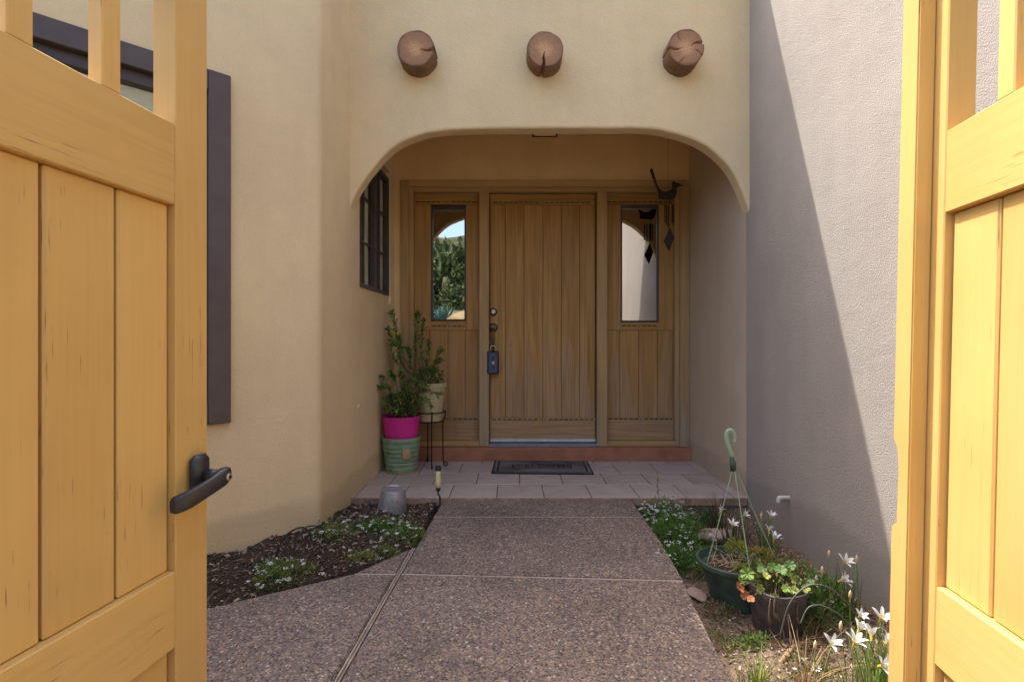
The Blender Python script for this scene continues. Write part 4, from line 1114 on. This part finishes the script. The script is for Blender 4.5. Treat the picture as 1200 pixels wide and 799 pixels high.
# ground litter: chips of bark and gravel
def litter(name, fn, region, n_, cols, size, inside, keep=None):
    V, F, cc = [], [], []
    base = [(-1,-.5,0),(1,-.4,0),(.8,.5,0),(-.9,.45,0)]
    for _ in range(n_):
        x = random.uniform(region[0], region[1]); y = random.uniform(region[2], region[3])
        if not inside(x, y): continue
        s = random.uniform(*size)*random.choice((.6,.8,1,1.3)); as_ = random.uniform(.25, .8)
        Mx = Matrix.Translation((x, y, fn(x, y)+s*.25+.002)) @ Matrix.Rotation(random.uniform(0, 6.3), 4, 'Z') @ Matrix.Rotation(random.gauss(0, .5), 4, 'X') @ Matrix.Rotation(random.gauss(0, .4), 4, 'Y')
        o = len(V); hgt = s*random.uniform(.15, .5)
        for (a, b2, c_) in base: V.append(Mx @ Vector((a*s, b2*s*as_*1.4+rv(.1*s).x, 0)))
        for (a, b2, c_) in base: V.append(Mx @ Vector((a*s*.85, b2*s*as_*1.2, hgt)))
        F += [(o+4,o+5,o+6,o+7),(o,o+1,o+5,o+4),(o+1,o+2,o+6,o+5),(o+2,o+3,o+7,o+6),(o+3,o,o+4,o+7)]
        cc += [vcol(random.choice(cols), .3)]*5
    o = tintmesh(name, V, F, cc, M['chips'], None, 'stuff'); return o
e1a, e1d = Vector((-1.195,1.99)), (Vector((-.46,2.57))-Vector((-1.195,1.99))); nL = Vector((-e1d.y, e1d.x)).normalized()
wL = Vector((.694,-.72)).normalized()
def inL(x, y):
    if (Vector((x,y))-e1a).dot(nL) < .012 or x > LX(y)-.03 or x < -1.9 or y > 3.25: return False
    if y > 2.775: return x > XL+.005
    return (Vector((x,y))-cA).dot(wL) > 0
def inR(x, y): return x > (.775 if y > 2.2 else .70+.07*(y-1.4)) and x < 1.485 and y < 3.25
tag(litter('bark_mulch', soilL, (-1.9,-.45,1.5,3.25), 9000, [(.07,.048,.034),(.13,.09,.06),(.04,.03,.023),(.25,.18,.13),(.36,.29,.22),(.10,.065,.045)], (.004,.012), inL), 'dark bark chips and gravel covering the left bed', 'mulch')
tag(litter('soil_litter', soilR, (.69,1.49,.9,3.25), 9000, [(.16,.105,.07),(.26,.18,.13),(.09,.06,.045),(.36,.27,.19),(.45,.37,.28)], (.0022,.007), inR), 'small brown chips and dry leaf bits covering the right bed', 'mulch')
# larger leaf litter and crumbs on the paving
it = []
for _ in range(420):
    x = random.uniform(.7, 1.47); y = random.uniform(1.3, 3.1)
    if not inR(x, y): continue
    it.append(((x, y, soilR(x,y)+.006), Vector((random.uniform(-1,1), random.uniform(-1,1), random.uniform(-.1,.3))), (random.uniform(-.4,.4),random.uniform(-.4,.4),1), random.uniform(.015,.035), random.uniform(.006,.014), vcol(random.choice([(.22,.13,.07),(.30,.20,.12),(.15,.09,.06)]), .3)))
tag(leaves('dead_leaves', it, M['chips'], None), 'dry curled leaves scattered over the right bed soil', 'dead leaves')
it = []
for _ in range(26):
    x = random.uniform(-.5, .72); y = random.uniform(1.6, 3.2)
    it.append(((x, y, slab_z(y)+.002), Vector((random.uniform(-1,1), random.uniform(-1,1), .05)), (0,0,1), random.uniform(.005,.011), random.uniform(.004,.006), vcol(random.choice([(.3,.2,.12),(.5,.45,.38),(.12,.08,.05)]), .3)))
tag(leaves('leaf_crumbs', it, M['chips'], None), 'tiny dry leaf crumbs lying on the concrete path', 'dead leaves')

# stones
def rock(label, x, y, z, s, mat, name='stone', seed=0):
    bm = bmesh.new(); bmesh.ops.create_icosphere(bm, subdivisions=3, radius=1)
    for v_ in bm.verts:
        k = 1+.28*mnoise.noise(v_.co*1.3+Vector((seed*3.1, 0, seed)))+.08*mnoise.noise(v_.co*4)
        v_.co = Vector((v_.co.x*k*s[0], v_.co.y*k*s[1], v_.co.z*k*s[2]))
    o = bmo(name, bm, mat, None, True); o.location = (x, y, z); tag(o, label, 'stone', 'stones in the beds' if mat == M['stone_pink'] else None); return o
rock('flat pinkish stone between the green mound and the grass tuft', 1.16, 2.90, -.10, (.12,.07,.035), M['stone_pink'], seed=1)
rock('small reddish stone behind the upturned metal pot', -.60, 3.17, -.085, (.05,.035,.022), M['stone_pink'], seed=2)
rock('brownish stone at the soil edge left of the metal pot', -.90, 3.16, -.095, (.10,.05,.03), M['stone_pink'], seed=3)
rock('flat grey-brown stone between the path and the hanging basket', .83, 2.30, -.135, (.04,.07,.012), M['stone_pink'], seed=4)

# hanging basket standing on the soil
hbX, hbY = .995, 2.26
hb = thing('hanging_basket', 'green plastic hanging basket with its pale green hanger, standing on the soil', 'basket', (hbX, hbY, -.15), (R(-2), 0, 0))
lathe('basket_body', [(.105,0),(.110,.004),(.118,.05),(.140,.12),(.158,.165),(.170,.166),(.171,.182),(.166,.187),(.160,.185),(.150,.15),(.001,.15)], M['basket_green'], hb, 48)
lathe('soil', [(.150,.145),(.11,.158),(.001,.165)], M['potting_soil'], hb)
hk = Vector(P(862.5, 545, hbY))-Vector((hbX,hbY,-.15)); top = Vector(P(857, 506, hbY))-Vector((hbX,hbY,-.15))
for an in (R(200), R(265), R(345)):
    tube('strap', curve_pts([(.166*math.cos(an), .166*math.sin(an), .18), (Vector((.166*math.cos(an), .166*math.sin(an), .18))+hk)*.5+Vector((0,0,-.01)), tuple(hk)], 6), .0024, M['hanger_green'], hb, 6, .5)
kx, kz = hk.x, hk.z; tz = top.z
tube('hook', curve_pts([(kx+.002,0,kz-.015),(kx-.002,0,kz+.02),(kx-.02,0,kz+.07),(kx-.032,0,kz+.115),(kx-.028,0,kz+.142),(kx-.012,0,kz+.150),(kx+.002,0,kz+.135),(kx+.006,0,kz+.108),(kx+.004,0,kz+.098)], 6), [.010]*6+[.011]*14+[.009]*29, M['hanger_green'], hb, 10, .55)
tube('hub', [(kx-.004,0,kz-.03),(kx-.004,0,kz+.004),(kx-.010,0,kz+.035)], [.012,.014,.009], M['basket_green'], hb, 10)
# plants in it
t = thing('sedum', 'yellow-green sedum growing in the hanging basket with dry twigs', 'plant', (hbX, hbY, .012))
it = []
for (cx_, cy_, cz_, rx, rz_, n_, cl) in ((.02,.06,.03,.055,.065,420,[(.36,.34,.04),(.26,.29,.05),(.16,.2,.04)]),(.12,.03,.02,.065,.045,420,[(.30,.22,.05),(.22,.16,.05),(.32,.30,.05)]),(-.02,-.07,.01,.028,.028,130,[(.34,.34,.05),(.25,.28,.05)]),(.12,-.07,.0,.05,.03,260,[(.24,.14,.05),(.16,.11,.04),(.33,.3,.06)]),(.19,.05,-.02,.06,.05,300,[(.22,.13,.06),(.28,.18,.07),(.12,.10,.04)])):
    for _ in range(n_):
        u = rv().normalized(); u.z = abs(u.z)
        it.append(((cx_+u.x*rx*random.uniform(.4,1), cy_+u.y*rx*random.uniform(.4,1), cz_+u.z*rz_*random.uniform(.4,1)), (u+rv(.5)).normalized(), rv(), random.uniform(.009,.018), .006, vcol(random.choice(cl), .3)))
leaves('foliage', it, M['leaf'], t)
tb = []
for _ in range(46):
    a = random.uniform(0, 6.28); r_ = random.uniform(0, .13); q = Vector((r_*math.cos(a)-.02, r_*math.sin(a)*.9-.01, .004)); d_ = Vector((random.uniform(-1,1), random.uniform(-1,1), random.uniform(.05,.6))).normalized()
    tb.append(tube_data([q, q+d_*random.uniform(.03,.05)+rv(.008), q+d_*random.uniform(.06,.10)], [.0018,.0015,.0008], 4))
v, f = merge(tb); M['dry'] = plain('dry_straw', (.33,.24,.15), .9, 0, .3, 30); o = link('dry_twig', mesh('dry_twig', v, f), M['dry'], t); o['kind'] = 'stuff'

# brown nursery pot with geranium
npX, npY = P(912,0,2.05).x-.005, 2.05
np_ = thing('nursery_pot', 'weathered brown nursery pot to the right of the hanging basket', 'pot', (npX, npY, -.155), (R(4), R(-3), .2))
v, f = lathe_data([(.072,0),(.075,.004),(.092,.17),(.099,.172),(.100,.192),(.094,.195),(.088,.19),(.085,.165),(.001,.165)], 36)
v = [(math.copysign(abs(a/.1)**.72*.1 if abs(a) > 1e-6 else 0, a), math.copysign(abs(b2/.1)**.72*.1 if abs(b2) > 1e-6 else 0, b2), c_) for a, b2, c_ in v]
me = mesh('pot_body', v, f, True); me.set_sharp_from_angle(angle=R(40)); link('pot_body', me, M['nursery_pot'], np_)
gt = thing('geranium', 'geranium with lobed green and reddish leaves in the brown nursery pot', 'plant', (npX, npY, .02))
def lobed_leaf(r_):
    V = [(0,0,0)]; n_ = 40
    for i in range(n_):
        a = 2*math.pi*i/n_; rr = r_*(1+.07*math.sin(7*a)+.05*math.sin(21*a))*(1-.55*math.exp(-((a-math.pi*1.5)/.3)**2))
        V.append((rr*math.cos(a), rr*math.sin(a), .07*rr*math.sin(7*a)+.28*rr))
    return mesh('leaf', V, [(0, 1+i, 1+(i+1)%n_) for i in range(n_)])
def solid_leaf(nm, c):
    m_ = plain(nm, c, .6, 0, .35, 60)
    return m_
gm = [solid_leaf('geranium_green', (.15,.24,.04)), solid_leaf('geranium_yellow_green', (.25,.28,.06)), solid_leaf('geranium_red', (.33,.12,.05)), solid_leaf('geranium_dark', (.08,.14,.035))]
lm = []
for m_ in gm:
    a_ = lobed_leaf(.03); a_.materials.append(m_); lm.append(a_)
tb = []
gl_px = [(876,672,0,1.1),(884,679,0,1.0),(870,680,0,.9),(893,668,3,.8),(905,664,0,.8),(915,668,3,.9),(925,672,0,.8),(933,680,1,.8),(942,676,3,.8),(866,688,2,.85),(873,697,2,.8),(880,702,2,.6),(890,690,1,.8),(900,684,1,.8),(911,688,3,.7),(921,690,0,.7),(931,692,1,.7),(898,675,1,.7),(944,690,1,.7),(918,700,0,.6),(908,698,1,.5),(893,700,2,.55),(888,660,3,.7),(926,662,3,.8),(950,683,3,.7)]
for (x, y, mi, s) in gl_px:
    yy = 1.99+random.uniform(-.06,.08); q = P(x, y, yy)-Vector((npX,npY,.02))
    o = link('leaf', lm[mi], None, gt); o.location = q; o.scale = (s*.78,)*3
    o.rotation_euler = (R(random.uniform(25,75)), R(random.uniform(-30,30)), R(random.uniform(-40,40)))
    tb.append(tube_data(curve_pts([(random.uniform(-.03,.03), random.uniform(-.03,.03), -.01), q*.5+Vector((0,0,.02)), q], 4), .0018, 5))
for k in range(4):
    q = Vector((-.09+.02*k+random.uniform(-.006,.02)+(.05 if k == 3 else 0), -.095+random.uniform(-.02,.0), random.uniform(-.01,.02))); 
    tb.append(tube_data(curve_pts([q+Vector((.03,.05,.02)), q, q+Vector((-.01,-.01,-.05)), q+Vector((-.006,-.012,-.085))], 4), [.0022]*6+[.004]*4+[.006]*3, 5))
v, f = merge(tb); link('stem', mesh('stem', v, f, True), solid_leaf('geranium_stem', (.12,.075,.045)), gt)
it = []
for _ in range(900):
    u = rv(); q = Vector((.015+u.x*.11, .02+u.y*.09, .03+u.z*.05))
    it.append((q, (rv()+Vector((0,0,.4))).normalized(), rv(), random.uniform(.012,.03), .009, vcol(random.choice([(.11,.18,.04),(.20,.13,.05),(.26,.20,.07),(.07,.11,.03)]), .3)))
leaves('foliage', it, M['leaf'], gt)

# rain lilies: stem + six petals each
pet = []
V, F = [], []
nP = 7
for i in range(nP+1):
    t = i/nP; wv_ = .0068*math.sin(math.pi*min(1, .12+.85*t))**.8*(1 if t < .97 else .3); zz = .012*math.sin(t*2.0)+.004*t; xx = .036*t
    V += [(xx, -wv_, zz+.0015), (xx, 0, zz), (xx, wv_, zz+.0015)]
for i in range(nP):
    a = i*3; F += [(a,a+3,a+4,a+1),(a+1,a+4,a+5,a+2)]
petm = mesh('petal', V, F, True)
m, n, b = newmat('lily_white'); M['lily'] = m
b.inputs['Base Color'].default_value = (.82,.82,.80,1); b.inputs['Roughness'].default_value = .5
tr = n.nodes.new('ShaderNodeBsdfTranslucent'); tr.inputs[0].default_value = (.8,.8,.74,1); mx = n.nodes.new('ShaderNodeMixShader'); mx.inputs[0].default_value = .3
n.links.new(b.outputs[0], mx.inputs[1]); n.links.new(tr.outputs[0], mx.inputs[2]); n.links.new(mx.outputs[0], n.nodes['Material Output'].inputs[0])
petm.materials.append(M['lily'])
M['pistil'] = plain('yellow_pistil', (.55,.42,.04), .6); M['lily_stem'] = plain('lily_stem_green', (.16,.26,.05), .5); M['bud'] = plain('lily_bud', (.55,.38,.22), .6)
tb = [tube_data([(0,0,.0),(.008*math.cos(a), .008*math.sin(a), .014)], [.0009,.0016], 5) for a in np.linspace(0, 5.2, 6)] + [tube_data([(0,0,-.010),(0,0,.003)], [.0022,.0045], 8)]
v, f = merge(tb); pism = mesh('stamens', v, f); pism.materials.append(M['pistil'])
def lily(px, py, Y, tilt, yaw, size, label, opened=1.0):
    h = P(px, py, Y); gx = h.x+random.uniform(-.03,.03)+(.0 if px < 980 else .02); gy = Y+random.uniform(.0,.03); gz = soilR(gx, gy)-.01
    t = thing('rain_lily', label, 'flower', (gx, gy, gz), (0,0,0), 'white rain lilies in the right bed')
    hl = h-Vector((gx,gy,gz))
    v, f = tube_data(curve_pts([(0,0,0), (hl.x*.3, hl.y*.3, hl.z*.5), tuple(hl-Vector((0,0,.010)))], 6), [.0022]*13, 6)
    link('stem', mesh('stem', v, f, True), M['lily_stem'], t)
    Rm = Matrix.Rotation(yaw, 4, 'Z') @ Matrix.Rotation(tilt, 4, 'X')
    for k in range(6):
        o = link('petal', petm, None, t); inner = k % 2
        opened = random.choice((.7,.9,1.0,1.15))
        mt_ = Matrix.Translation(hl) @ Rm @ Matrix.Rotation(k*math.pi/3+random.uniform(-.12,.12), 4, 'Z') @ Matrix.Rotation(-(.25+.12*inner+random.uniform(-.08,.2))*(2.0-opened), 4, 'Y') @ Matrix.Diagonal((size, size*(1.0 if not inner else .85), size, 1))
        o.matrix_local = mt_
    o = link('stamens', pism, None, t); o.matrix_local = Matrix.Translation(hl) @ Rm @ Matrix.Scale(size, 4)
LL = [
 (858,616,2.50,.5,.2,1.0,'white lily bloom in front of the hanging basket hanger, lower left of three'),
 (871,604,2.62,.8,1.0,.95,'white lily bloom just right of the hanger strap, above the sedum'),
 (844,599,2.72,.6,2.0,.95,'white lily bloom left of the hanger strap near the porch'),
 (903,606,2.48,.4,.5,.95,'topmost bloom of the trio of lilies below the wall pipe'),
 (901,622,2.45,.7,2.4,.9,'middle bloom of the trio of lilies below the wall pipe'),
 (907,632,2.42,.3,1.2,1.15,'lowest and largest bloom of the trio of lilies below the wall pipe'),
 (989,660,2.08,.55,.3,1.15,'upper of two blooms against the shaded right wall'),
 (985,680,2.04,.9,.9,1.15,'lower of two blooms against the shaded right wall'),
 (1007,722,1.78,.7,.2,.85,'small bloom just above the sunlit lily cluster'),
 (974,755,1.66,.6,.1,1.05,'leftmost bloom of the sunlit lily cluster'),
 (1006,739,1.68,.5,1.8,1.1,'upper middle bloom of the sunlit lily cluster'),
 (1001,754,1.63,.35,.6,1.15,'broad bloom in the heart of the sunlit lily cluster'),
 (1021,746,1.64,.6,2.6,1.1,'bloom between the broad one and the gate in the sunlit cluster'),
 (1032,726,1.72,.45,.2,1.15,'highest bloom of the sunlit lily cluster, close to the gate'),
 (1038,754,1.62,.55,1.1,1.05,'bloom half hidden by the right gate leaf'),
 (1032,780,1.56,.9,.3,1.15,'lowest bloom of the sunlit lily cluster'),
]
for a in LL: lily(*a)
BL = [(971,652,2.06,'closed lily bud left of the two blooms on the shaded wall'),(1003.6,658,2.06,'closed lily bud right of the two blooms on the shaded wall'),(963,671,2.02,'withered lily bud above the wire hoops'),(892,607,2.45,'closed cream lily bud left of the trio under the pipe'),(985,737,1.66,'reddish spent lily bud at the left of the sunlit cluster'),(955,760,1.62,'long reddish lily bud at the far left of the sunlit cluster'),(996,700,1.9,'small closed bud beside the lily leaves by the wall')]
for (x, y, Y, lab) in BL:
    h = P(x, y, Y); gx, gy = h.x+random.uniform(-.01,.03), Y+.01; gz = soilR(gx,gy)-.01
    t = thing('lily_bud', lab, 'flower', (gx,gy,gz), (0,0,0), 'lily buds in the right bed'); hl = h-Vector((gx,gy,gz))
    link('stem', (lambda q: mesh('stem', q[0], q[1], True))(tube_data(curve_pts([(0,0,0),(hl.x*.3,0,hl.z*.5),tuple(hl)], 6), .002, 6)), M['lily_stem'], t)
    link('bud', (lambda q: mesh('bud', q[0], q[1], True))(tube_data([hl-Vector((0,0,.004)),hl+Vector((0,0,.004)),hl+Vector((.001,0,.016)),hl+Vector((.002,0,.028))], [.002,.0048,.0052,.001], 8)), M['bud'], t)
def tuft(label, x, y, z, n_, L0, L1, cols, spread=.05, lean=.5, name='grass_tuft', group=None, wd=.0032, cat='plant'):
    V, F, cc = [], [], []
    for _ in range(n_):
        a = random.uniform(0, 6.28); r_ = random.uniform(0, spread); L = random.uniform(L0, L1)
        b0_ = Vector((r_*math.cos(a), r_*math.sin(a), 0)); dr = Vector((math.cos(a), math.sin(a), 0))*random.uniform(.05, lean)+rv(.12); dr.z = 0
        c = vcol(random.choice(cols), .3); s = Vector((-dr.y, dr.x, 0)); s = (s.normalized() if s.length > 1e-3 else Vector((1,0,0))).lerp(Vector((1,0,0)), .4).normalized()
        o = len(V)
        for i in range(6):
            t_ = i/5; q = b0_+dr*L*t_**1.8+Vector((0,0,L*t_*(1-.25*t_*dr.length*2*.5))); ww = wd*(1-t_*.85)
            V += [q-s*ww, q+s*ww+Vector((0,.0006,0))]
        for i in range(5): F.append((o+2*i, o+2*i+1, o+2*i+3, o+2*i+2)); cc.append(c)
    o = tintmesh(name, V, F, cc, M['leaf'], None, 'stuff'); o.location = (x, y, z)
    return tag(o, label, cat, group)
tg = 'tufts of narrow leaves in the right bed'
tuft('dark upright grassy tuft against the wall behind the hanging basket', 1.17, 2.66, -.14, 70, .16, .34, [(.04,.055,.025),(.07,.075,.035),(.12,.10,.05)], .07, .45, group=tg)
tuft('reddish dark grassy tuft beside the porch edge', 1.17, 2.92, -.11, 40, .14, .26, [(.05,.045,.03),(.10,.08,.04)], .05, .35, group=tg)
tuft('green lily leaves under the two blooms by the shaded wall', 1.36, 2.07, -.13, 46, .14, .27, [(.05,.10,.025),(.08,.13,.03),(.12,.15,.04)], .05, .35, group=tg, wd=.0028)
tuft('green lily leaves under the trio of blooms below the pipe', 1.25, 2.46, -.135, 40, .12, .22, [(.06,.10,.03),(.10,.12,.04)], .05, .4, group=tg, wd=.0028)
tuft('bright green lily leaves under the sunlit bloom cluster', 1.12, 1.60, -.14, 90, .11, .22, [(.16,.24,.05),(.22,.28,.06),(.10,.17,.03)], .075, .45, group=tg, wd=.0026)
tuft('bright green lily leaves next to the right gate foot', 1.22, 1.68, -.14, 50, .12, .22, [(.16,.24,.05),(.10,.18,.03)], .05, .35, group=tg, wd=.0026)
tuft('long straw-coloured dry blades lying near the path corner', .93, 1.63, -.12, 30, .12, .20, [(.42,.24,.10),(.48,.33,.16),(.30,.18,.08)], .03, 1.3, 'dry_grass', tg, .0022)
tuft('green and yellow weed tuft at the lower end of the right bed', .80, 1.66, -.135, 110, .05, .12, [(.20,.26,.05),(.34,.30,.06),(.12,.18,.04)], .06, .8, group=tg, wd=.003)
tuft('thin dry grass stalks beside the path edge clump', .97, 2.34, -.14, 26, .05, .12, [(.25,.18,.09),(.12,.11,.05)], .10, .7, 'dry_grass', tg, .002)
tuft('dry brown stems under the clump behind the nursery pot', 1.17, 1.98, -.14, 80, .06, .13, [(.28,.17,.09),(.20,.12,.07),(.12,.14,.05)], .10, 1.0, 'dry_grass', tg, .0022)
alyssum('bright yellow-green weed at the bottom corner of the right bed', .80, 1.58, -.135, .075, .06, .06, 420, 0, [(.25,.32,.05),(.33,.33,.07),(.15,.22,.04)], gl2, Ls=.022)
alyssum('single tall thin stem with sparse leaves at the porch edge', .86, 3.17, -.1, .02, .02, .05, 60, 0, AG, gl2)
sp_ = shrub('seedling', 'thin upright seedling standing in front of the porch tiles', (.89, 3.12, -.1), [{'pts': [(.89,3.12,-.1), (.892,3.12,.03), Q(770,556,3.12)], 'n': 14, 'r': .0022, 'from': .6, 'spread': .003}], [G1,G2], L=.016, W_=.006)

alyssum('brown-green tangle of low stems between the two pots and the wall', 1.13, 2.30, -.14, .13, .12, .15, 1500, 6, [(.22,.15,.07),(.16,.19,.05),(.28,.2,.1),(.10,.16,.04)], gl2, Ls=.026)
alyssum('sparse reddish-green creeper on the soil left of the hanging basket', .87, 2.14, -.145, .07, .10, .035, 420, 0, [(.22,.14,.07),(.12,.17,.05),(.17,.12,.07)], gl2, Ls=.016)
alyssum('low mixed weeds around the foot of the stick', 1.02, 1.76, -.14, .12, .08, .04, 520, 2, [(.14,.2,.05),(.26,.22,.08),(.2,.13,.07)], gl2, Ls=.016)
alyssum('tiny green seedlings on the bare soil near the path corner', .80, 1.90, -.14, .06, .12, .025, 220, 0, AG+AY, gl2, Ls=.012)
tuft('leaning dark green blades rising behind the trio of blooms', 1.30, 2.60, -.13, 50, .14, .28, [(.07,.10,.035),(.12,.13,.05)], .06, .45, group=tg, wd=.003)
tuft('brown withered blades flopped in front of the nursery pot', 1.03, 1.88, -.14, 46, .06, .13, [(.30,.19,.10),(.22,.14,.08)], .08, 1.3, 'dry_grass', tg, .0022)
# drip tubes and hoops
def hoop(label, pts, r_, mat, name='drip_tube', group='garden hoops'):
    base = Vector(pts[0]); o = tube(name, curve_pts([Vector(p)-base for p in pts], 10), r_, mat, None, 8); o.location = base; tag(o, label, 'tube', group); return o
hoop('tall grey wire hoop arching in front of the nursery pot', [Q(914,745,1.86),Q(925,708,1.84),Q(945,687,1.84),Q(968,687,1.86),Q(990,703,1.88),Q(1006,724,1.9),Q(1016,745,1.92)], .0028, M['drip'])
hoop('lower grey wire hoop inside the taller one', [Q(938,730,1.9),Q(947,712,1.9),Q(962,709,1.9),Q(982,719,1.9),Q(1000,738,1.9),Q(1006,752,1.88)], .0025, M['drip'])
hoop('black drip-line hoop by the left wall base', [Q(323,655,2.42),Q(330,634,2.42),Q(342,622,2.43),Q(356,618,2.45),Q(364,628,2.46),Q(361,642,2.45)], .0042, M['drip_dark'])
hoop('small black drip-line loop beside the wall corner', [Q(362,640,2.55),Q(354,628,2.55),Q(358,618,2.56),Q(370,616,2.6),Q(378,622,2.62),Q(380,632,2.62)], .0036, M['drip_dark'])
hoop('black drip line running along the foot of the left wall', [(-1.62,1.93,-.045),(-1.45,2.08,-.035),(-1.3,2.22,-.035),(-1.14,2.38,-.03),(-1.05,2.5,-.035)], .0065, M['drip_dark'])
hoop('thin black drip line from the nursery pot to the stick', [Q(865,736,2.0),Q(880,745,1.95),Q(900,748,1.92),Q(915,742,1.92)], .0035, M['drip_dark'])
st_o = tube('stick', [Vector(p)-Vector(Q(919,772,1.83)) for p in (Q(936,752,1.92),Q(925,763,1.87),Q(913,778,1.8),Q(902,792,1.74))], [.0075,.009,.0085,.006], M['stick'], None, 10); st_o.location = Q(919,772,1.83)
tag(st_o, 'short thick brown stick lying on the soil in front of the pots', 'stick')
twigs = []
for (a, b2) in (((880,742),(898,738)),((860,735),(878,748)),((925,752),(918,745)),((885,700),(880,712))):
    pass

# ------------------------------------------------------------------ beyond the gates (seen in the panes)
def hz_(x, y):
    d_ = -y-1.6
    if d_ < 0: return -.18
    z = -.18+min(d_,6)*.34+max(0, d_-6)*.10+ (max(0, d_-26)**1.15)*.16
    if d_ > 60: z = hz_(x, -61.6)
    return z+.25*mnoise.noise(Vector((x*.3, y*.3, 0)))*min(1, d_/2)+ (3.0*mnoise.noise(Vector((x*.03, y*.04, 5))) if d_ > 25 else 0)
V, F = [], []
ys = [-1.2-.4*i for i in range(30)]+[-13.2-1.8*i for i in range(40)]; xs = np.linspace(-60, 60, 121)
for y in ys:
    for x in xs: V.append((x, y, hz_(x, y)))
nx = len(xs)
for j in range(len(ys)-1):
    for i in range(nx-1): F.append((j*nx+i, (j+1)*nx+i, (j+1)*nx+i+1, j*nx+i+1))
tag(link('hillside', mesh('hillside', V, F, True), M['hill']), kind='structure')
def agave(label, x, y, s):
    V, F = [], []
    for k in range(34):
        a = k*2.4; el = R(18+62*(k/34)); L = s*(1.0-.25*k/34); d_ = Vector((math.cos(a)*math.cos(el), math.sin(a)*math.cos(el), math.sin(el))); sd_ = Vector((-math.sin(a), math.cos(a), 0)); up = sd_.cross(d_)*-1
        o = len(V)
        for i in range(6):
            t = i/5; q = d_*L*t+up*(-.12*L*math.sin(t*2.6)); ww = L*.085*math.sin(math.pi*min(.98, .25+.72*t)); V += [q-sd_*ww+up*ww*.4, q, q+sd_*ww+up*ww*.4]
        for i in range(5): b4 = o+3*i; F += [(b4,b4+1,b4+4,b4+3),(b4+1,b4+2,b4+5,b4+4)]
    o = link('agave', mesh('agave', V, F, True), M['agave']); o.location = (x, y, hz_(x,y)-.02); tag(o, label, 'plant', 'agaves on the slope outside')
M['agave'] = plain('blue_green_agave', (.07,.15,.13), .5, 0, .2, 3)
agave('large blue-green agave on the slope outside the gate', -1.6, -3.6, .75); agave('smaller agave higher on the slope outside', -2.4, -6.2, .7); agave('agave beside the pale boulder outside', -.5, -5.2, .6)
M['tan_rock'] = plain('tan_rock', (.20,.14,.07), .9, 0, .3, 3, bmp=.5, bs=8)
rock('pale rounded boulder low on the slope outside', -1.9, -4.4, hz_(-1.9,-4.4)+.1, (.9,.6,.55), M['boulder'], 'boulder', 7)
rock('tan rounded boulder above the pale one outside', -1.3, -5.8, hz_(-1.3,-5.8)+.1, (.9,.6,.45), M['tan_rock'], 'boulder', 8)
def bush(label, x, y, s, cols, name='desert_shrub'):
    it = []; t = thing(name, label, 'shrub', (x, y, hz_(x,y)), (0,0,0), 'shrubs on the slope outside')
    for _ in range(900):
        u = rv().normalized(); u.z = abs(u.z); k = random.uniform(.55, 1)*(1+.25*mnoise.noise(u*3+Vector((x,y,0))))
        it.append((Vector((u.x*s*k, u.y*s*k, u.z*s*1.1*k)), (u+rv(.8)).normalized(), rv(), s*.16, s*.09, vcol(random.choice(cols), .4)))
    leaves('foliage', it, M['shrub'], t)
    link('trunk', (lambda q: mesh('trunk', q[0], q[1], True))(tube_data([(0,0,-.1),(0,0,s*.7)], [s*.08,s*.03], 8)), M['twig'], t)
k = 0
spots = [(-2.2,-9,.9),(-4.5,-10,1.2),(-.6,-11,1.0),(-1.9,-13,1.3),(-3.4,-15,1.6),(.6,-14,1.4),(-5.5,-17,2.0),(-2.4,-19,1.9),(-.6,-21,2.1),(-4.4,-24,2.6),(1.8,-20,1.9),(-7.5,-14,1.8)]
names = ['nearest low shrub', 'rounded shrub left of the nearest one', 'low shrub right of the nearest one', 'shrub in the second row', 'wide shrub in the second row', 'shrub at the right of the second row', 'big shrub at far left', 'third-row shrub', 'third-row shrub to the right', 'biggest shrub near the crest', 'third-row shrub at far right', 'outlying shrub at the left edge']
for (x, y, s), nm in zip(spots, names): bush(nm+' on the slope outside', x, y, s, [(.05,.08,.025),(.08,.10,.03),(.035,.055,.02)])
for i_ in range(46):
    src = [o_ for o_ in bpy.data.objects if o_.name.startswith('desert_shrub') and o_.type == 'EMPTY' and 'proto' not in o_][i_ % 12]
    xx, yy_ = random.uniform(-9, 3), random.uniform(-34, -12)
    c_ = src.copy(); C.objects.link(c_); c_['proto'] = 0; c_.location = (xx, yy_, hz_(xx, yy_)); c_.rotation_euler = (0, 0, random.uniform(0, 6)); k_ = random.uniform(1.0, 1.7); c_.scale = (k_,)*3
    c_['label'] = 'one of the many green shrubs dotted over the upper slope outside'; c_['group'] = 'shrubs over the upper slope'
    for ch in list(src.children): d_ = ch.copy(); C.objects.link(d_); d_.parent = c_
bush('orange-flowering shrub on the slope outside', -2.5, -16.2, 1.0, [(.5,.16,.03),(.35,.12,.03),(.12,.10,.03)], 'flowering_shrub')
